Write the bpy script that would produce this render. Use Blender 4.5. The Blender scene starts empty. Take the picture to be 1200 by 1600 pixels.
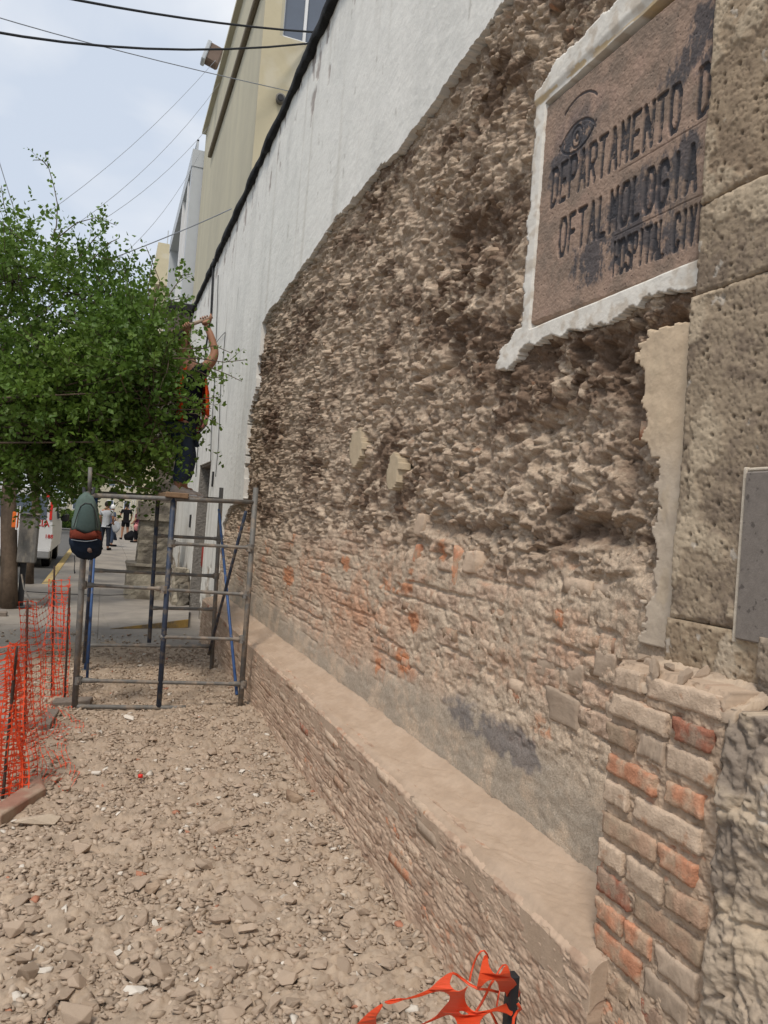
import bpy, bmesh, math, random
import numpy as np
from mathutils import Vector, Matrix
R_ = math.radians
sc = bpy.context.scene
COL = sc.collection
rng = np.random.default_rng(7)
random.seed(7)

# ------------------------------------------------------------------ camera
F = 1200.0; H = 1.6
_d = np.array([-437 / F, 10 / F, -1.0]); _d /= np.linalg.norm(_d)
_s, _c = math.sin(.078), math.cos(.078)
_u = np.array([_s, _c, (_d[0] * _s + _d[1] * _c) / (-_d[2])]); _u /= np.linalg.norm(_u)
RM = np.array([np.cross(_d, _u), _d, _u])          # rows: world x, y, z in camera axes
CP = np.array([0, 0, H])
cam = bpy.data.cameras.new('camera')
camo = bpy.data.objects.new('camera', cam); COL.objects.link(camo)
m4 = Matrix([[*RM[0], 0], [*RM[1], 0], [*RM[2], H], [0, 0, 0, 1]])
camo.matrix_world = m4
cam.sensor_fit = 'VERTICAL'; cam.sensor_height = 32.0; cam.sensor_width = 24.0
cam.lens = F / 1600 * 32.0
cam.clip_start = .05; cam.clip_end = 2000
sc.camera = camo

def P(px, py, x=None, y=None, z=None):
    """place where the sight line through a photo pixel meets a plane of the world"""
    v = RM @ np.array([(px - 600) / F, (800 - py) / F, -1.0])
    t = x / v[0] if x is not None else (y / v[1] if y is not None else (z - H) / v[2])
    return CP + v * t

# ------------------------------------------------------------------ light
SUN_EL, SUN_AZ = R_(58), R_(215)       # azimuth measured from +y clockwise
world = bpy.data.worlds.new('World'); sc.world = world; world.use_nodes = True
wn, wl = world.node_tree.nodes, world.node_tree.links
wn.clear()
sky = wn.new('ShaderNodeTexSky'); sky.sky_type = 'NISHITA'; sky.sun_disc = False
sky.sun_elevation = SUN_EL; sky.sun_rotation = SUN_AZ; sky.air_density = 1.2; sky.dust_density = 2.0
tc = wn.new('ShaderNodeTexCoord'); sep = wn.new('ShaderNodeSeparateXYZ'); wl.new(tc.outputs['Generated'], sep.inputs[0])
ad = wn.new('ShaderNodeMath'); ad.operation = 'ADD'; ad.inputs[1].default_value = .35
ab = wn.new('ShaderNodeMath'); ab.operation = 'ABSOLUTE'
wl.new(sep.outputs[2], ab.inputs[0]); wl.new(ab.outputs[0], ad.inputs[0])
dv = wn.new('ShaderNodeVectorMath'); dv.operation = 'DIVIDE'
cb = wn.new('ShaderNodeCombineXYZ')
for i in range(3): wl.new(ad.outputs[0], cb.inputs[i])
wl.new(tc.outputs['Generated'], dv.inputs[0]); wl.new(cb.outputs[0], dv.inputs[1])
nz = wn.new('ShaderNodeTexNoise'); nz.inputs['Scale'].default_value = 3.0; nz.inputs['Detail'].default_value = 6
nz.inputs['Roughness'].default_value = .42; nz.inputs['Distortion'].default_value = .3
mp = wn.new('ShaderNodeMapping'); mp.inputs['Location'].default_value = (1.7, .4, 3.1)
wl.new(dv.outputs[0], mp.inputs[0]); wl.new(mp.outputs[0], nz.inputs['Vector'])
cr = wn.new('ShaderNodeValToRGB'); e = cr.color_ramp.elements
e[0].position = .42; e[0].color = (.62, .69, .80, 1); e[1].position = .59; e[1].color = (.98, .99, 1.0, 1)
e2 = cr.color_ramp.elements.new(.5); e2.color = (.72, .77, .85, 1)
wl.new(nz.outputs[0], cr.inputs[0])
sc_ = wn.new('ShaderNodeVectorMath'); sc_.operation = 'SCALE'; sc_.inputs['Scale'].default_value = 6.5
wl.new(cr.outputs[0], sc_.inputs[0])
mx = wn.new('ShaderNodeMixRGB'); mx.inputs[0].default_value = .93
wl.new(sky.outputs[0], mx.inputs[1]); wl.new(sc_.outputs[0], mx.inputs[2])
bg = wn.new('ShaderNodeBackground'); bg.inputs['Strength'].default_value = .10
wo = wn.new('ShaderNodeOutputWorld'); wl.new(mx.outputs[0], bg.inputs[0]); wl.new(bg.outputs[0], wo.inputs[0])

sl = bpy.data.lights.new('sun', 'SUN'); sl.energy = 1.5; sl.angle = R_(12); sl.color = (1, .91, .80)
so = bpy.data.objects.new('sun', sl); COL.objects.link(so)
sdir = Vector((math.sin(SUN_AZ) * math.cos(SUN_EL), math.cos(SUN_AZ) * math.cos(SUN_EL), math.sin(SUN_EL)))
so.rotation_euler = sdir.to_track_quat('Z', 'Y').to_euler(); so.location = (-5, -5, 20)
sc.view_settings.view_transform = 'Standard'; sc.view_settings.look = 'None'
sc.view_settings.exposure = 0.70; sc.view_settings.gamma = 1.0; sc.view_settings.use_curve_mapping = False

# ------------------------------------------------------------------ numpy noise
def _h(ix, iy, seed):
    a = (ix.astype(np.int64) * 374761393 + iy.astype(np.int64) * 668265263 + seed * 982451653) & 0xffffffff
    a = ((a ^ (a >> 13)) * 1274126177) & 0xffffffff
    a = ((a ^ (a >> 15)) * 2246822519) & 0xffffffff
    return (a ^ (a >> 16)) / 4294967295.0
def gn(x, y, seed=0):
    x = np.asarray(x, float); y = np.asarray(y, float)
    ix, iy = np.floor(x), np.floor(y); fx, fy = x - ix, y - iy
    ux = fx * fx * fx * (fx * (fx * 6 - 15) + 10); uy = fy * fy * fy * (fy * (fy * 6 - 15) + 10)
    def g(dx, dy):
        a = _h(ix + dx, iy + dy, seed) * 6.2831853
        return np.cos(a) * (fx - dx) + np.sin(a) * (fy - dy)
    a = g(0, 0) * (1 - ux) + g(1, 0) * ux; b = g(0, 1) * (1 - ux) + g(1, 1) * ux
    return (a * (1 - uy) + b * uy) * 1.5
def fbm(x, y, oc=4, seed=0, rough=.5, ridge=False):
    s = 0; a = 1.0; t = 0
    for k in range(oc):
        n = gn(x * 2 ** k + 17.3 * k, y * 2 ** k - 9.1 * k, seed + k)
        s = s + a * ((1 - 2 * np.abs(n)) if ridge else n); t += a; a *= rough
    return s / t
def worley(x, y, seed=0, jit=.9):
    ix, iy = np.floor(x), np.floor(y)
    f1 = np.full(np.shape(x), 9.0); f2 = f1.copy(); cid = np.zeros(np.shape(x))
    for dx in (-1, 0, 1):
        for dy in (-1, 0, 1):
            cx, cy = ix + dx, iy + dy
            px = cx + .5 + jit * (_h(cx, cy, seed) - .5); py = cy + .5 + jit * (_h(cx, cy, seed + 1) - .5)
            dd = np.sqrt((x - px) ** 2 + (y - py) ** 2); idh = _h(cx, cy, seed + 2)
            nw = dd < f1
            f2 = np.where(nw, f1, np.minimum(f2, dd)); cid = np.where(nw, idh, cid); f1 = np.where(nw, dd, f1)
    return f1, f2, cid
def sst(a, b, x):
    t = np.clip((x - a) / (b - a), 0, 1); return t * t * (3 - 2 * t)
def lerp(a, b, t):
    t = np.asarray(t)[..., None] if np.ndim(a) != np.ndim(t) or np.ndim(b) == 1 else t
    return np.asarray(a) * (1 - t) + np.asarray(b) * t
def pip(x, y, poly):
    ins = np.zeros(np.shape(x), bool); n = len(poly)
    for i in range(n):
        x0, y0 = poly[i]; x1, y1 = poly[(i + 1) % n]
        if y0 == y1: continue
        c = ((y0 > y) != (y1 > y)) & (x < (x1 - x0) * (y - y0) / (y1 - y0) + x0)
        ins ^= c
    return ins

# ------------------------------------------------------------------ object helpers
def tag(o, label=None, cat=None, group=None, kind=None):
    if label: o['label'] = label
    if cat: o['category'] = cat
    if group: o['group'] = group
    if kind: o['kind'] = kind
    return o
def thing(name, label, cat, loc=(0, 0, 0), group=None, kind=None):
    o = bpy.data.objects.new(name, None); COL.objects.link(o); o.location = loc
    o.empty_display_size = .1
    return tag(o, label, cat, group, kind)
def raw(name, V, Fc, mat, parent=None, smooth=False, col=None, loc=None, mats=None, mi=None):
    """V world coordinates; Fc an (n,k) array or a list of faces"""
    V = np.asarray(V, float)
    off = np.array(parent.location if parent is not None else (loc if loc is not None else (0, 0, 0)), float)
    p = parent
    while p is not None and p.parent is not None:
        p = p.parent; off = off + np.array(p.location)
    me = bpy.data.meshes.new(name)
    Vl = V - off
    if isinstance(Fc, np.ndarray):
        n, k = Fc.shape
        me.vertices.add(len(Vl)); me.vertices.foreach_set('co', Vl.astype(np.float32).ravel())
        me.loops.add(n * k); me.loops.foreach_set('vertex_index', Fc.astype(np.int32).ravel())
        me.polygons.add(n); me.polygons.foreach_set('loop_start', np.arange(0, n * k, k, dtype=np.int32))
        me.update(calc_edges=True)
    else:
        me.from_pydata(Vl.tolist(), [], [list(map(int, f)) for f in Fc]); me.update()
    if smooth: me.polygons.foreach_set('use_smooth', np.ones(len(me.polygons), bool))
    if col is not None:
        at = me.color_attributes.new('col', 'FLOAT_COLOR', 'POINT')
        c4 = np.ones((len(V), 4), np.float32); c4[:, :3] = np.clip(col, 0, 1); at.data.foreach_set('color', c4.ravel())
    for m in (mats or [mat]): me.materials.append(m)
    if mi is not None: me.polygons.foreach_set('material_index', np.asarray(mi, np.int32))
    me.validate()
    o = bpy.data.objects.new(name, me); COL.objects.link(o)
    if parent is not None: o.parent = parent
    elif loc is not None: o.location = loc
    return o
class MB:
    def __init__(s): s.v = []; s.f = []; s.n = 0
    def add(s, V, Fs):
        V = np.asarray(V, float)
        s.v.append(V); s.f += [[i + s.n for i in f] for f in Fs]; s.n += len(V); return s
    def box(s, x0, x1, y0, y1, z0, z1, bev=0):
        if bev:
            cx, cy, cz = (x0 + x1) / 2, (y0 + y1) / 2, (z0 + z1) / 2
            return s.bbox((cx, cy, cz), (abs(x1 - x0) / 2, abs(y1 - y0) / 2, abs(z1 - z0) / 2), bev)
        V = [(x, y, z) for x in (x0, x1) for y in (y0, y1) for z in (z0, z1)]
        return s.add(V, [[0, 1, 3, 2], [4, 6, 7, 5], [0, 4, 5, 1], [2, 3, 7, 6], [0, 2, 6, 4], [1, 5, 7, 3]])
    def bbox(s, c, h, bev, M=None):
        V, Fs = bevbox(h, bev); V = V if M is None else V @ np.asarray(M).T
        return s.add(V + np.array(c), Fs)
    def tube(s, pts, r, n=8, cap=True, flat=1.0):
        pts = [np.array(p, float) for p in pts]; rs = r if hasattr(r, '__len__') else [r] * len(pts)
        V = []; up = None
        for i, p in enumerate(pts):
            t = pts[min(i + 1, len(pts) - 1)] - pts[max(i - 1, 0)]; t = t / (np.linalg.norm(t) + 1e-9)
            if up is None: up = np.array([0, 0, 1.]) if abs(t[2]) < .9 else np.array([1., 0, 0])
            a = np.cross(t, up); a /= np.linalg.norm(a) + 1e-9; b = np.cross(a, t); up = b
            for k in range(n):
                an = 2 * math.pi * k / n; V.append(p + rs[i] * (math.cos(an) * a + flat * math.sin(an) * b))
        Fs = [[i * n + k, i * n + (k + 1) % n, (i + 1) * n + (k + 1) % n, (i + 1) * n + k] for i in range(len(pts) - 1) for k in range(n)]
        if cap: Fs += [list(range(n))[::-1], [(len(pts) - 1) * n + k for k in range(n)]]
        return s.add(V, Fs)
    def rings(s, rings, cap=True):
        n = len(rings[0]); V = np.concatenate([np.asarray(r, float) for r in rings])
        Fs = [[i * n + k, i * n + (k + 1) % n, (i + 1) * n + (k + 1) % n, (i + 1) * n + k] for i in range(len(rings) - 1) for k in range(n)]
        if cap: Fs += [list(range(n))[::-1], [(len(rings) - 1) * n + k for k in range(n)]]
        return s.add(V, Fs)
    def out(s, name, mat, parent=None, smooth=False, loc=None, col=None):
        return raw(name, np.concatenate(s.v), s.f, mat, parent, smooth, col, loc)
def bevbox(h, b):
    """box with chamfered edges and corners, 24 verts"""
    hx, hy, hz = h; b = min(b, hx * .9, hy * .9, hz * .9); V = []; idx = {}
    for sx in (-1, 1):
        for sy in (-1, 1):
            for sz in (-1, 1):
                for ax in range(3):
                    p = [sx * (hx - b), sy * (hy - b), sz * (hz - b)]; p[ax] = (sx * hx, sy * hy, sz * hz)[ax]
                    idx[(sx, sy, sz, ax)] = len(V); V.append(p)
    V = np.array(V); Fs = []
    for ax in range(3):
        o = [a for a in range(3) if a != ax]
        for s_ in (-1, 1):
            q = []
            for (a, c) in ((-1, -1), (1, -1), (1, 1), (-1, 1)):
                k = [0, 0, 0]; k[ax] = s_; k[o[0]] = a; k[o[1]] = c; q.append(idx[(*k, ax)])
            Fs.append(q)
    for ax in range(3):
        o = [a for a in range(3) if a != ax]
        for a in (-1, 1):
            for c in (-1, 1):
                k0 = [0, 0, 0]; k0[o[0]] = a; k0[o[1]] = c; k1 = list(k0); k0[ax] = -1; k1[ax] = 1
                Fs.append([idx[(*k0, o[0])], idx[(*k1, o[0])], idx[(*k1, o[1])], idx[(*k0, o[1])]])
    for sx in (-1, 1):
        for sy in (-1, 1):
            for sz in (-1, 1): Fs.append([idx[(sx, sy, sz, 0)], idx[(sx, sy, sz, 1)], idx[(sx, sy, sz, 2)]])
    out = []
    for f in Fs:                                   # outward winding
        p = V[f]; n = np.cross(p[1] - p[0], p[2] - p[0])
        out.append(f if np.dot(n, p.mean(0)) > 0 else f[::-1])
    return V, out
def gridfaces(nu, nv, flip=False):
    i = np.arange(nu - 1)[:, None] * nv + np.arange(nv - 1)[None, :]
    q = np.stack([i, i + nv, i + nv + 1, i + 1], -1).reshape(-1, 4)
    return q[:, ::-1].copy() if flip else q
def skirt(V, Fq, off, keep=None, colr=None, hard=False):
    """compact the kept quads and extrude their open border by off"""
    if keep is not None: Fq = Fq[keep]
    e = np.concatenate([Fq[:, [0, 1]], Fq[:, [1, 2]], Fq[:, [2, 3]], Fq[:, [3, 0]]])
    N = len(V); key = np.minimum(e[:, 0], e[:, 1]) * N + np.maximum(e[:, 0], e[:, 1])
    _, inv, cnt = np.unique(key, return_inverse=True, return_counts=True)
    b = e[cnt[inv.ravel()] == 1]
    bv = np.unique(b); mp_ = np.full(N, -1); mp_[bv] = N + np.arange(len(bv))
    V2 = np.concatenate([V, V[bv] + np.asarray(off)])
    F2 = np.stack([b[:, 1], b[:, 0], mp_[b[:, 0]], mp_[b[:, 1]]], -1)
    C2 = np.concatenate([colr, colr[bv]]) if colr is not None else None
    if hard:                                        # own copy of the border so that the face keeps its flat shading
        m2_ = np.full(len(V2), -1); m2_[bv] = len(V2) + np.arange(len(bv)); V2 = np.concatenate([V2, V[bv]])
        if C2 is not None: C2 = np.concatenate([C2, colr[bv]])
        F2[:, 0] = m2_[F2[:, 0]]; F2[:, 1] = m2_[F2[:, 1]]
    Fa = np.concatenate([Fq, F2]); used = np.unique(Fa); rm = np.full(len(V2), -1); rm[used] = np.arange(len(used))
    return V2[used], rm[Fa], (C2[used] if C2 is not None else None)
def dup(o, loc=None, parent=None, label=None, rot=None, scale=None):
    c = o.copy(); COL.objects.link(c)
    if parent is not None: c.parent = parent
    if loc is not None: c.location = loc
    if rot is not None: c.rotation_euler = rot
    if scale is not None: c.scale = scale
    if label: c['label'] = label
    for ch in list(o.children): dup(ch, parent=c)
    return c

# ------------------------------------------------------------------ materials
def mat(name, color=(.5, .5, .5), rough=.85, var=.15, scale=8.0, bump=.3, bscale=40.0, bdist=.01, metal=0, attr=False,
        color2=None, mixscale=4.0, mlo=.45, mhi=.6, rnd=0, spec=.3, detail=6, trans=0, streak=None, objc=False):
    m = bpy.data.materials.new(name); m.use_nodes = True
    n, l = m.node_tree.nodes, m.node_tree.links; b = n['Principled BSDF']
    b.inputs['Roughness'].default_value = rough; b.inputs['Metallic'].default_value = metal
    b.inputs['Specular IOR Level'].default_value = spec
    tc = n.new('ShaderNodeTexCoord'); geo = n.new('ShaderNodeNewGeometry')
    vec = tc.outputs['Object'] if objc else geo.outputs['Position']
    if streak:
        mpn = n.new('ShaderNodeMapping'); mpn.inputs['Scale'].default_value = streak; l.new(vec, mpn.inputs[0]); svec = mpn.outputs[0]
    else: svec = vec
    if attr:
        a = n.new('ShaderNodeAttribute'); a.attribute_name = 'col'; base = a.outputs['Color']
    else:
        rgb = n.new('ShaderNodeRGB'); rgb.outputs[0].default_value = (*color, 1); base = rgb.outputs[0]
    if color2 is not None:
        t = n.new('ShaderNodeTexNoise'); t.inputs['Scale'].default_value = mixscale; t.inputs['Detail'].default_value = detail
        l.new(svec, t.inputs['Vector'])
        mr = n.new('ShaderNodeMapRange'); mr.inputs[1].default_value = mlo; mr.inputs[2].default_value = mhi; l.new(t.outputs[0], mr.inputs[0])
        mxn = n.new('ShaderNodeMixRGB'); mxn.inputs[2].default_value = (*color2, 1); l.new(mr.outputs[0], mxn.inputs[0]); l.new(base, mxn.inputs[1]); base = mxn.outputs[0]
    t = n.new('ShaderNodeTexNoise'); t.inputs['Scale'].default_value = scale; t.inputs['Detail'].default_value = detail; t.inputs['Roughness'].default_value = .65
    l.new(vec, t.inputs['Vector'])
    mr = n.new('ShaderNodeMapRange'); mr.inputs[1].default_value = .25; mr.inputs[2].default_value = .75
    mr.inputs[3].default_value = 1 - var; mr.inputs[4].default_value = 1 + var; l.new(t.outputs[0], mr.inputs[0]); fac = mr.outputs[0]
    if rnd:
        oi = n.new('ShaderNodeObjectInfo'); m2 = n.new('ShaderNodeMapRange'); m2.inputs[3].default_value = 1 - rnd; m2.inputs[4].default_value = 1 + rnd
        l.new(oi.outputs['Random'], m2.inputs[0]); mm = n.new('ShaderNodeMath'); mm.operation = 'MULTIPLY'; l.new(fac, mm.inputs[0]); l.new(m2.outputs[0], mm.inputs[1]); fac = mm.outputs[0]
    vm = n.new('ShaderNodeVectorMath'); vm.operation = 'SCALE'; l.new(base, vm.inputs[0]); l.new(fac, vm.inputs['Scale']); l.new(vm.outputs[0], b.inputs['Base Color'])
    if bump:
        tb = n.new('ShaderNodeTexNoise'); tb.inputs['Scale'].default_value = bscale; tb.inputs['Detail'].default_value = 5; tb.inputs['Roughness'].default_value = .65
        l.new(vec, tb.inputs['Vector']); bn = n.new('ShaderNodeBump'); bn.inputs['Strength'].default_value = bump; bn.inputs['Distance'].default_value = bdist
        l.new(tb.outputs[0], bn.inputs['Height']); l.new(bn.outputs[0], b.inputs['Normal'])
    if trans:
        b.inputs['Transmission Weight'].default_value = trans
    return m
M = {}
M['rubble'] = mat('rubble_core', attr=True, var=.30, scale=110, bump=.9, bscale=170, bdist=.008, spec=.12, rough=.95)
M['stucco'] = mat('white_stucco', attr=True, var=.08, scale=6, bump=.35, bscale=28, bdist=.012, spec=.2, rough=.85)
M['dust'] = mat('dusty_mortar', attr=True, var=.09, scale=25, bump=.5, bscale=60, bdist=.005, spec=.1, rough=.97)
M['brick'] = mat('old_brick', (.45, .30, .21), var=.25, scale=30, bump=.9, bscale=130, bdist=.006, color2=(.40, .30, .215), mixscale=14, mlo=.42, mhi=.58, rnd=.16, spec=.12, rough=.95)
M['brick_or'] = mat('orange_brick', (.56, .27, .165), var=.25, scale=30, bump=.9, bscale=130, bdist=.006, color2=(.50, .35, .245), mixscale=20, mlo=.42, mhi=.6, rnd=.12, spec=.12, rough=.95)
M['brick_pale'] = mat('dusty_pale_brick', (.57, .44, .33), var=.16, scale=30, bump=.9, bscale=130, bdist=.006, color2=(.47, .25, .15), mixscale=18, mlo=.60, mhi=.72, rnd=.08, spec=.12, rough=.95)
M['brick_red'] = mat('red_brick', (.40, .175, .115), var=.25, scale=30, bump=.9, bscale=130, bdist=.006, color2=(.38, .27, .2), mixscale=18, mlo=.48, mhi=.6, rnd=.12, spec=.12, rough=.95)
M['cantera'] = mat('tan_tuff', attr=True, var=.16, scale=35, bump=.6, bscale=120, bdist=.004, spec=.12, rough=.93)
M['greyrock'] = mat('grey_rock', attr=True, var=.2, scale=30, bump=.6, bscale=100, bdist=.005, spec=.12, rough=.93)
M['plaque'] = mat('pink_tuff_plaque', attr=True, var=.14, scale=40, bump=.45, bscale=150, bdist=.003, spec=.15, rough=.9)
M['slab'] = mat('grey_slab', (.21, .185, .165), var=.16, scale=60, bump=.5, bscale=200, bdist=.002, color2=(.12, .105, .095), mixscale=45, mlo=.62, mhi=.68, spec=.15)
M['ground'] = mat('rubble_dust', attr=True, var=.12, scale=40, bump=.6, bscale=110, bdist=.006, spec=.1, rough=.97)
M['stone'] = mat('mortar_chunk', (.42, .328, .25), var=.16, scale=35, bump=.6, bscale=80, bdist=.004, rnd=.14, spec=.1, rough=.96, objc=True)
M['stone_attr'] = mat('mortar_gravel', attr=True, var=.12, scale=60, bump=.4, bscale=110, bdist=.003, spec=.1, rough=.96)
M['chip'] = mat('white_chip', (.62, .57, .50), var=.1, scale=35, bump=.3, bscale=80, bdist=.002, rnd=.1, spec=.15, objc=True)
M['concrete'] = mat('pavement_concrete', (.29, .262, .228), var=.16, scale=3, bump=.25, bscale=60, bdist=.004, color2=(.22, .20, .18), mixscale=.9, mlo=.45, mhi=.62, spec=.25, rough=.85)
M['asphalt'] = mat('asphalt', (.115, .112, .108), var=.2, scale=20, bump=.3, bscale=120, bdist=.004, spec=.3, rough=.85)
M['yellow'] = mat('yellow_paint', (.50, .36, .13), var=.2, scale=12, bump=.2, color2=(.33, .27, .18), mixscale=9, mlo=.5, mhi=.65)
M['cream'] = mat('cream_render', (.50, .465, .35), var=.05, scale=2.5, bump=.2, bscale=20, bdist=.01, color2=(.44, .41, .315), mixscale=.8, mlo=.4, mhi=.7, streak=(1.6, 1.6, .25), spec=.2)
M['cream2'] = mat('cream_render_lit', (.55, .49, .34), var=.05, scale=2.5, bump=.2, bscale=20, bdist=.01, color2=(.58, .53, .40), mixscale=.9, mlo=.55, mhi=.6, spec=.2)  # lighter copy of the cream; the lit front's brightness is put into the colour
M['greyframe'] = mat('grey_panel', (.47, .50, .53), var=.05, scale=3, bump=.1, spec=.3, rough=.6)
M['white'] = mat('white_frame', (.75, .76, .76), var=.03, bump=0, spec=.4, rough=.5)
M['glass'] = mat('window_glass', (.09, .115, .16), var=.12, scale=1.2, bump=0, spec=.8, rough=.08)
M['black'] = mat('black_felt', (.022, .022, .024), var=.3, scale=12, bump=.6, bscale=30, bdist=.02, spec=.25, rough=.75)
M['blackpl'] = mat('black_plastic', (.02, .02, .022), var=.1, bump=0, spec=.4, rough=.5)
M['pilstone'] = mat('brown_pilaster_stone', (.16, .135, .108), var=.3, scale=9, bump=.8, bscale=25, bdist=.02, color2=(.075, .066, .056), mixscale=4, mlo=.42, mhi=.6)
M['bark'] = mat('bark', (.13, .095, .068), var=.3, scale=14, bump=.8, bscale=40, bdist=.01, color2=(.075, .058, .045), mixscale=6, streak=(1, 1, .2))
M['leaf'] = mat('leaf_green', (.145, .235, .040), var=.4, scale=3.0, bump=0, spec=.35, rough=.5, color2=(.08, .155, .024), mixscale=1.6, mlo=.38, mhi=.62)
M['leafd'] = mat('leaf_dark', (.040, .085, .015), var=.3, scale=3.0, bump=0, spec=.3, rough=.55)
for k_ in ('leaf', 'leafd'):
    n_, l_ = M[k_].node_tree.nodes, M[k_].node_tree.links; b_ = n_['Principled BSDF']; tr_ = n_.new('ShaderNodeBsdfTranslucent'); mx_ = n_.new('ShaderNodeMixShader'); mx_.inputs[0].default_value = .35
    l_.new(b_.inputs['Base Color'].links[0].from_socket, tr_.inputs[0]); o_ = [x for x in n_ if x.type == 'OUTPUT_MATERIAL'][0]; l_.new(b_.outputs[0], mx_.inputs[1]); l_.new(tr_.outputs[0], mx_.inputs[2]); l_.new(mx_.outputs[0], o_.inputs[0])
M['steel'] = mat('dusty_grey_steel', (.15, .145, .135), var=.25, scale=22, bump=.3, bscale=60, bdist=.002, color2=(.24, .20, .16), mixscale=13, mlo=.48, mhi=.62, spec=.4, rough=.65, metal=.1)
M['steelb'] = mat('worn_navy_steel', (.035, .05, .085), var=.3, scale=22, bump=.2, bscale=60, bdist=.002, color2=(.12, .11, .10), mixscale=14, mlo=.5, mhi=.62, spec=.4, rough=.6)
M['steelblue'] = mat('blue_painted_steel', (.04, .095, .24), var=.2, scale=22, bump=.1, color2=(.13, .14, .16), mixscale=12, mlo=.55, mhi=.66, spec=.4, rough=.55)
M['wood'] = mat('wood_plank', (.21, .135, .08), var=.25, scale=15, bump=.4, streak=(1, 1, 1))
M['net'] = mat('orange_net', (.68, .075, .024), var=.12, scale=10, bump=0, spec=.35, rough=.45)
M['rust'] = mat('rusty_rebar', (.055, .038, .03), var=.3, scale=40, bump=.3, bscale=80, bdist=.002)
M['kerbr'] = mat('dusty_red_kerb', (.30, .165, .12), var=.15, scale=20, bump=.4, bscale=70, bdist=.004, color2=(.36, .27, .2), mixscale=6)
M['kerbg'] = mat('grey_kerb', (.22, .185, .155), var=.2, scale=20, bump=.5, bscale=60, bdist=.005)
M['vanw'] = mat('van_white', (.68, .69, .70), var=.03, bump=0, spec=.5, rough=.35)
M['red'] = mat('red_print', (.50, .035, .03), var=.05, bump=0, spec=.3)
M['redlamp'] = mat('red_lamp', (.70, .03, .02), var=.05, bump=0, spec=.5, rough=.3)
M['rubber'] = mat('tyre_rubber', (.02, .02, .02), var=.1, bump=0, rough=.8)
M['chrome'] = mat('grey_bumper', (.35, .35, .35), var=.1, bump=0, rough=.4, metal=.4)
M['box'] = mat('grey_box', (.16, .155, .145), var=.2, scale=25, bump=.3, color2=(.24, .22, .19), mixscale=14, mlo=.5, mhi=.62, streak=(1, 1, .3))
M['orange'] = mat('orange_sticker', (.78, .17, .03), var=.06, bump=0)
M['skin'] = mat('skin', (.36, .185, .115), var=.06, bump=.1, bscale=80, bdist=.002, spec=.35, rough=.6)
M['hair'] = mat('dark_hair', (.018, .014, .012), var=.2, bump=.3, rough=.7)
def cloth(name, c): 
    M[name] = mat(name, c, var=.14, scale=20, bump=.25, bscale=60, bdist=.006, spec=.1, rough=.95); return M[name]
cloth('shirt_navy', (.012, .013, .022)); cloth('jeans', (.05, .07, .115)); cloth('vest_orange', (.80, .10, .025)); cloth('vest_strip', (.72, .30, .27))
cloth('shirt_grey', (.40, .42, .45)); cloth('shirt_blue', (.085, .11, .17)); cloth('cloth_black', (.012, .012, .014)); cloth('shirt_maroon', (.12, .03, .05))
cloth('cloth_dark', (.03, .035, .05)); cloth('white_cloth', (.6, .6, .6)); cloth('pink_cloth', (.6, .25, .25)); cloth('shoe', (.58, .52, .48))
cloth('bag_green', (.105, .145, .13)); cloth('bag_greend', (.065, .095, .09)); cloth('bag_rust', (.15, .035, .022)); cloth('bag_navy', (.016, .024, .04))
M['wire'] = mat('cable_black', (.03, .032, .035), var=.1, bump=0)
M['wireg'] = mat('cable_grey', (.26, .28, .31), var=.1, bump=0)
M['extred'] = mat('red_paint_dull', (.28, .045, .035), var=.1, bump=0, rough=.5)
M['bush'] = M['leafd']

# ------------------------------------------------------------------ ground structure
def sheet(name, x0, x1, y0, y1, z, m, kind='structure'):
    o = raw(name, [(x0, y0, z), (x1, y0, z), (x1, y1, z), (x0, y1, z)], [[0, 1, 2, 3]], m, loc=(0, 0, 0)); return tag(o, kind=kind)
M['terrain'] = mat('terrain', (.16, .15, .13), var=.15, scale=.5, bump=0)
sheet('ground', -600, 600, -200, 1200, -.30, M['terrain'])
sheet('road', -9.0, -1.0, -30, 300, -.13, M['asphalt'])
# pavement: a near part that widens round the tree pit and a far part, as slabs with recessed joints
def slab(mb, x0, x1, y0, y1, z=0., t=.25, g=.004):
    mb.box(x0 + g, x1 - g, y0 + g, y1 - g, z - t, z)
pav = bpy.data.objects.new('pavement', None); COL.objects.link(pav); tag(pav, kind='structure')
pv = MB(); pv.box(-3.0, 2.6, -6, 16.2, -.29, -.012); pv.box(-1.02, 9.0, 16.2, 200, -.29, -.012); pv.out('pavement_bed', M['kerbg'], pav)
xs = [-3.0, -1.5, .05, 1.9]
for j in range(-4, 9):
    for i in range(3):
        s = MB(); y0, y1 = j * 1.8, min(j * 1.8 + 1.8, 16.2)
        if i == 0 and 12.2 < (y0 + y1) / 2 < 13.6: continue
        slab(s, xs[i], xs[i + 1], y0, y1, 0 + random.uniform(-.0015, .0015)); s.out('paving_slab', M['concrete'], pav)
for j in range(0, 30):
    y0 = 16.2 + j * 2.4
    for (a, b) in ((-.86, .8), (.8, 2.5), (2.5, 4.3)):
        s = MB(); slab(s, a, b, y0, y0 + 2.4, random.uniform(-.0015, .0015)); s.out('paving_slab', M['concrete'], pav)
s = MB(); s.box(-1.02, -.866, 16.2, 88, -.25, .004, .01); ker = s.out('yellow_kerb', M['yellow'], pav)
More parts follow.
